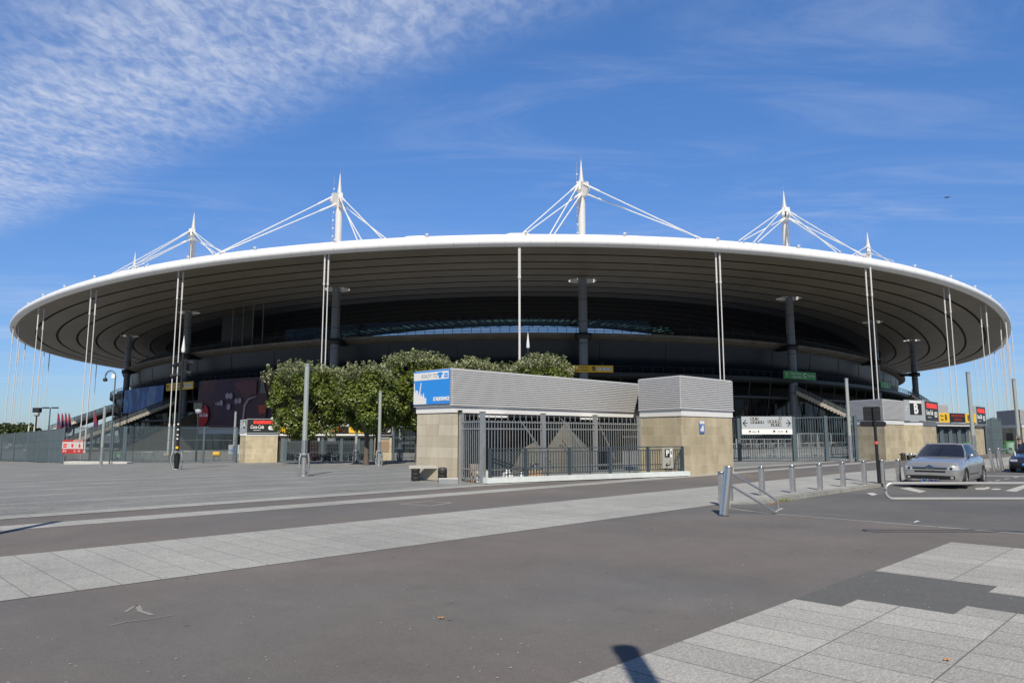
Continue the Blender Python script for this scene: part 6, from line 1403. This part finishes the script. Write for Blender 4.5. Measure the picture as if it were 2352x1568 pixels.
# ================================================================== PERSON (upper body seen above the dark car)
skin = mat('skin', (.48, .28, .20), .55); hairm = mat('dark_hair', (.03, .022, .018), .7); shirtm = mat('black_shirt', (.012, .012, .014), .8); jeans = mat('blue_jeans', (.05, .07, .12), .85)
def person(label, loc, rz, k=1.0):
    me = bpy.data.meshes.new('person'); V, E_, Rr = [], [], []
    def j(p, r, par=None):
        V.append(tuple(c * k for c in p)); Rr.append(r * k); i = len(V) - 1
        if par is not None: E_.append((par, i))
        return i
    pel = j((0, 0, .95), .15); wst = j((0, 0, 1.08), .135, pel); ch = j((0, -.01, 1.28), .165, wst); sh = j((0, 0, 1.42), .12, ch); nk = j((0, -.005, 1.50), .055, sh); hd0 = j((0, -.02, 1.58), .068, nk); hd1 = j((0, -.015, 1.66), .092, hd0); hd2 = j((0, 0, 1.73), .075, hd1)
    for s_ in (-1, 1):
        a = j((s_ * .17, 0, 1.41), .062, sh); b = j((s_ * .24, .02, 1.14), .043, a); fwd = -.22 if s_ > 0 else -.05
        c = j((s_ * (.16 if s_ > 0 else .27), fwd, 1.12 if s_ > 0 else .90), .03, b); h0 = j((s_ * (.11 if s_ > 0 else .27), fwd - .06, 1.13 if s_ > 0 else .83), .032, c)
        d = (Vector(V[h0]) - Vector(V[c])).normalized() / 1
        for q in range(4):
            o_ = Vector((.012 * (q - 1.5), .004 * q, 0.016 * (q - 1.5) if s_ > 0 else 0)); p1 = Vector(V[h0]) / k + d * .03 + o_; p2 = p1 + d * (.035 + .006 * (q in (1, 2))) + Vector((0, -.006, -.004)); p3 = p2 + d * .02 + Vector((0, -.008, -.012)); f1 = j(p1, .009, h0); f2 = j(p2, .0085, f1); j(p3, .007, f2)
        th = j(Vector(V[c]) / k + d * .03 + Vector((-.03 * s_, -.015, .01)), .010, c); j(Vector(V[th]) / k + d * .03 + Vector((-.01 * s_, -.01, 0)), .009, th)
        l = j((s_ * .10, 0, .86), .095, pel); kn = j((s_ * .11, -.02, .50), .062, l); an_ = j((s_ * .11, .02, .09), .042, kn); j((s_ * .12, -.14, .04), .04, an_)
    me.from_pydata(V, E_, []); o = bpy.data.objects.new('person', me); COL.objects.link(o)
    sk = o.modifiers.new('skin', 'SKIN'); 
    for i, r in enumerate(Rr): me.skin_vertices[0].data[i].radius = (r, r * (.78 if r > .11 * k else 1))
    me.skin_vertices[0].data[0].use_root = True
    su = o.modifiers.new('sub', 'SUBSURF'); su.levels = su.render_levels = 2
    bpy.context.view_layer.update(); dg = bpy.context.evaluated_depsgraph_get(); m2 = bpy.data.meshes.new_from_object(o.evaluated_get(dg)); o.modifiers.clear(); o.data = m2; m2.name = 'person'
    m2.materials.clear()
    for mm in (skin, shirtm, jeans, M['rubber']): m2.materials.append(mm)
    for p in m2.polygons:
        c = p.center / k; p.use_smooth = True; arm = abs(c.x) > .2 or (c.y < -.12 and c.z > 1.0)
        p.material_index = 1 if (.98 < c.z < 1.475 and not (arm and c.z < 1.24)) else (2 if .10 < c.z <= .98 and not abs(c.x) > .2 else (3 if c.z <= .10 else 0))
    o.location = loc; o.rotation_euler = (0, 0, rz); tag(o, label, 'person')
    def prt(nm, mt, fn): part(nm, mt, o, fn)
    prt('hair', hairm, lambda m: m.lathe((0, .018 * k, 0), [(.094 * k, 1.665 * k), (.098 * k, 1.70 * k), (.090 * k, 1.75 * k), (.06 * k, 1.785 * k), (0, 1.80 * k)], 16))
    prt('sunglasses', M['black'], lambda m: (m.box(-.075 * k, -.01 * k, -.115 * k, -.10 * k, 1.655 * k, 1.69 * k), m.box(.01 * k, .075 * k, -.115 * k, -.10 * k, 1.655 * k, 1.69 * k), m.box(-.08 * k, .08 * k, -.112 * k, -.10 * k, 1.68 * k, 1.69 * k)))
    prt('nose', skin, lambda m: m.lathe((0, -.10 * k, 0), [(.018 * k, 1.615 * k), (.014 * k, 1.635 * k), (.006 * k, 1.67 * k)], 8)); prt('mouth', mat('lips', (.35, .14, .11), .5), lambda m: m.box(-.025 * k, .025 * k, -.098 * k, -.088 * k, 1.588 * k, 1.596 * k))
    for s_ in (-1, 1): prt('ear', skin, lambda m: m.box(s_ * .09 * k - .008, s_ * .09 * k + .008, -.015 * k, .02 * k, 1.63 * k, 1.69 * k))
    prt('shirt_print', M['lip'], lambda m: m.box(-.05 * k, .06 * k, -.158 * k, -.15 * k, 1.24 * k, 1.33 * k)); prt('strap', mat('red_strap', (.4, .05, .05), .7), lambda m: m.tube([(-.07 * k, -.03 * k, 1.47 * k), (-.02 * k, -.145 * k, 1.36 * k)], .010, 6))
    return o
pb = at(2341, 1005, 36.5); person('person in black shirt and sunglasses standing behind the dark blue car', (pb.x, 36.5, -.11), .9, (pb.z + .11) / 1.80)
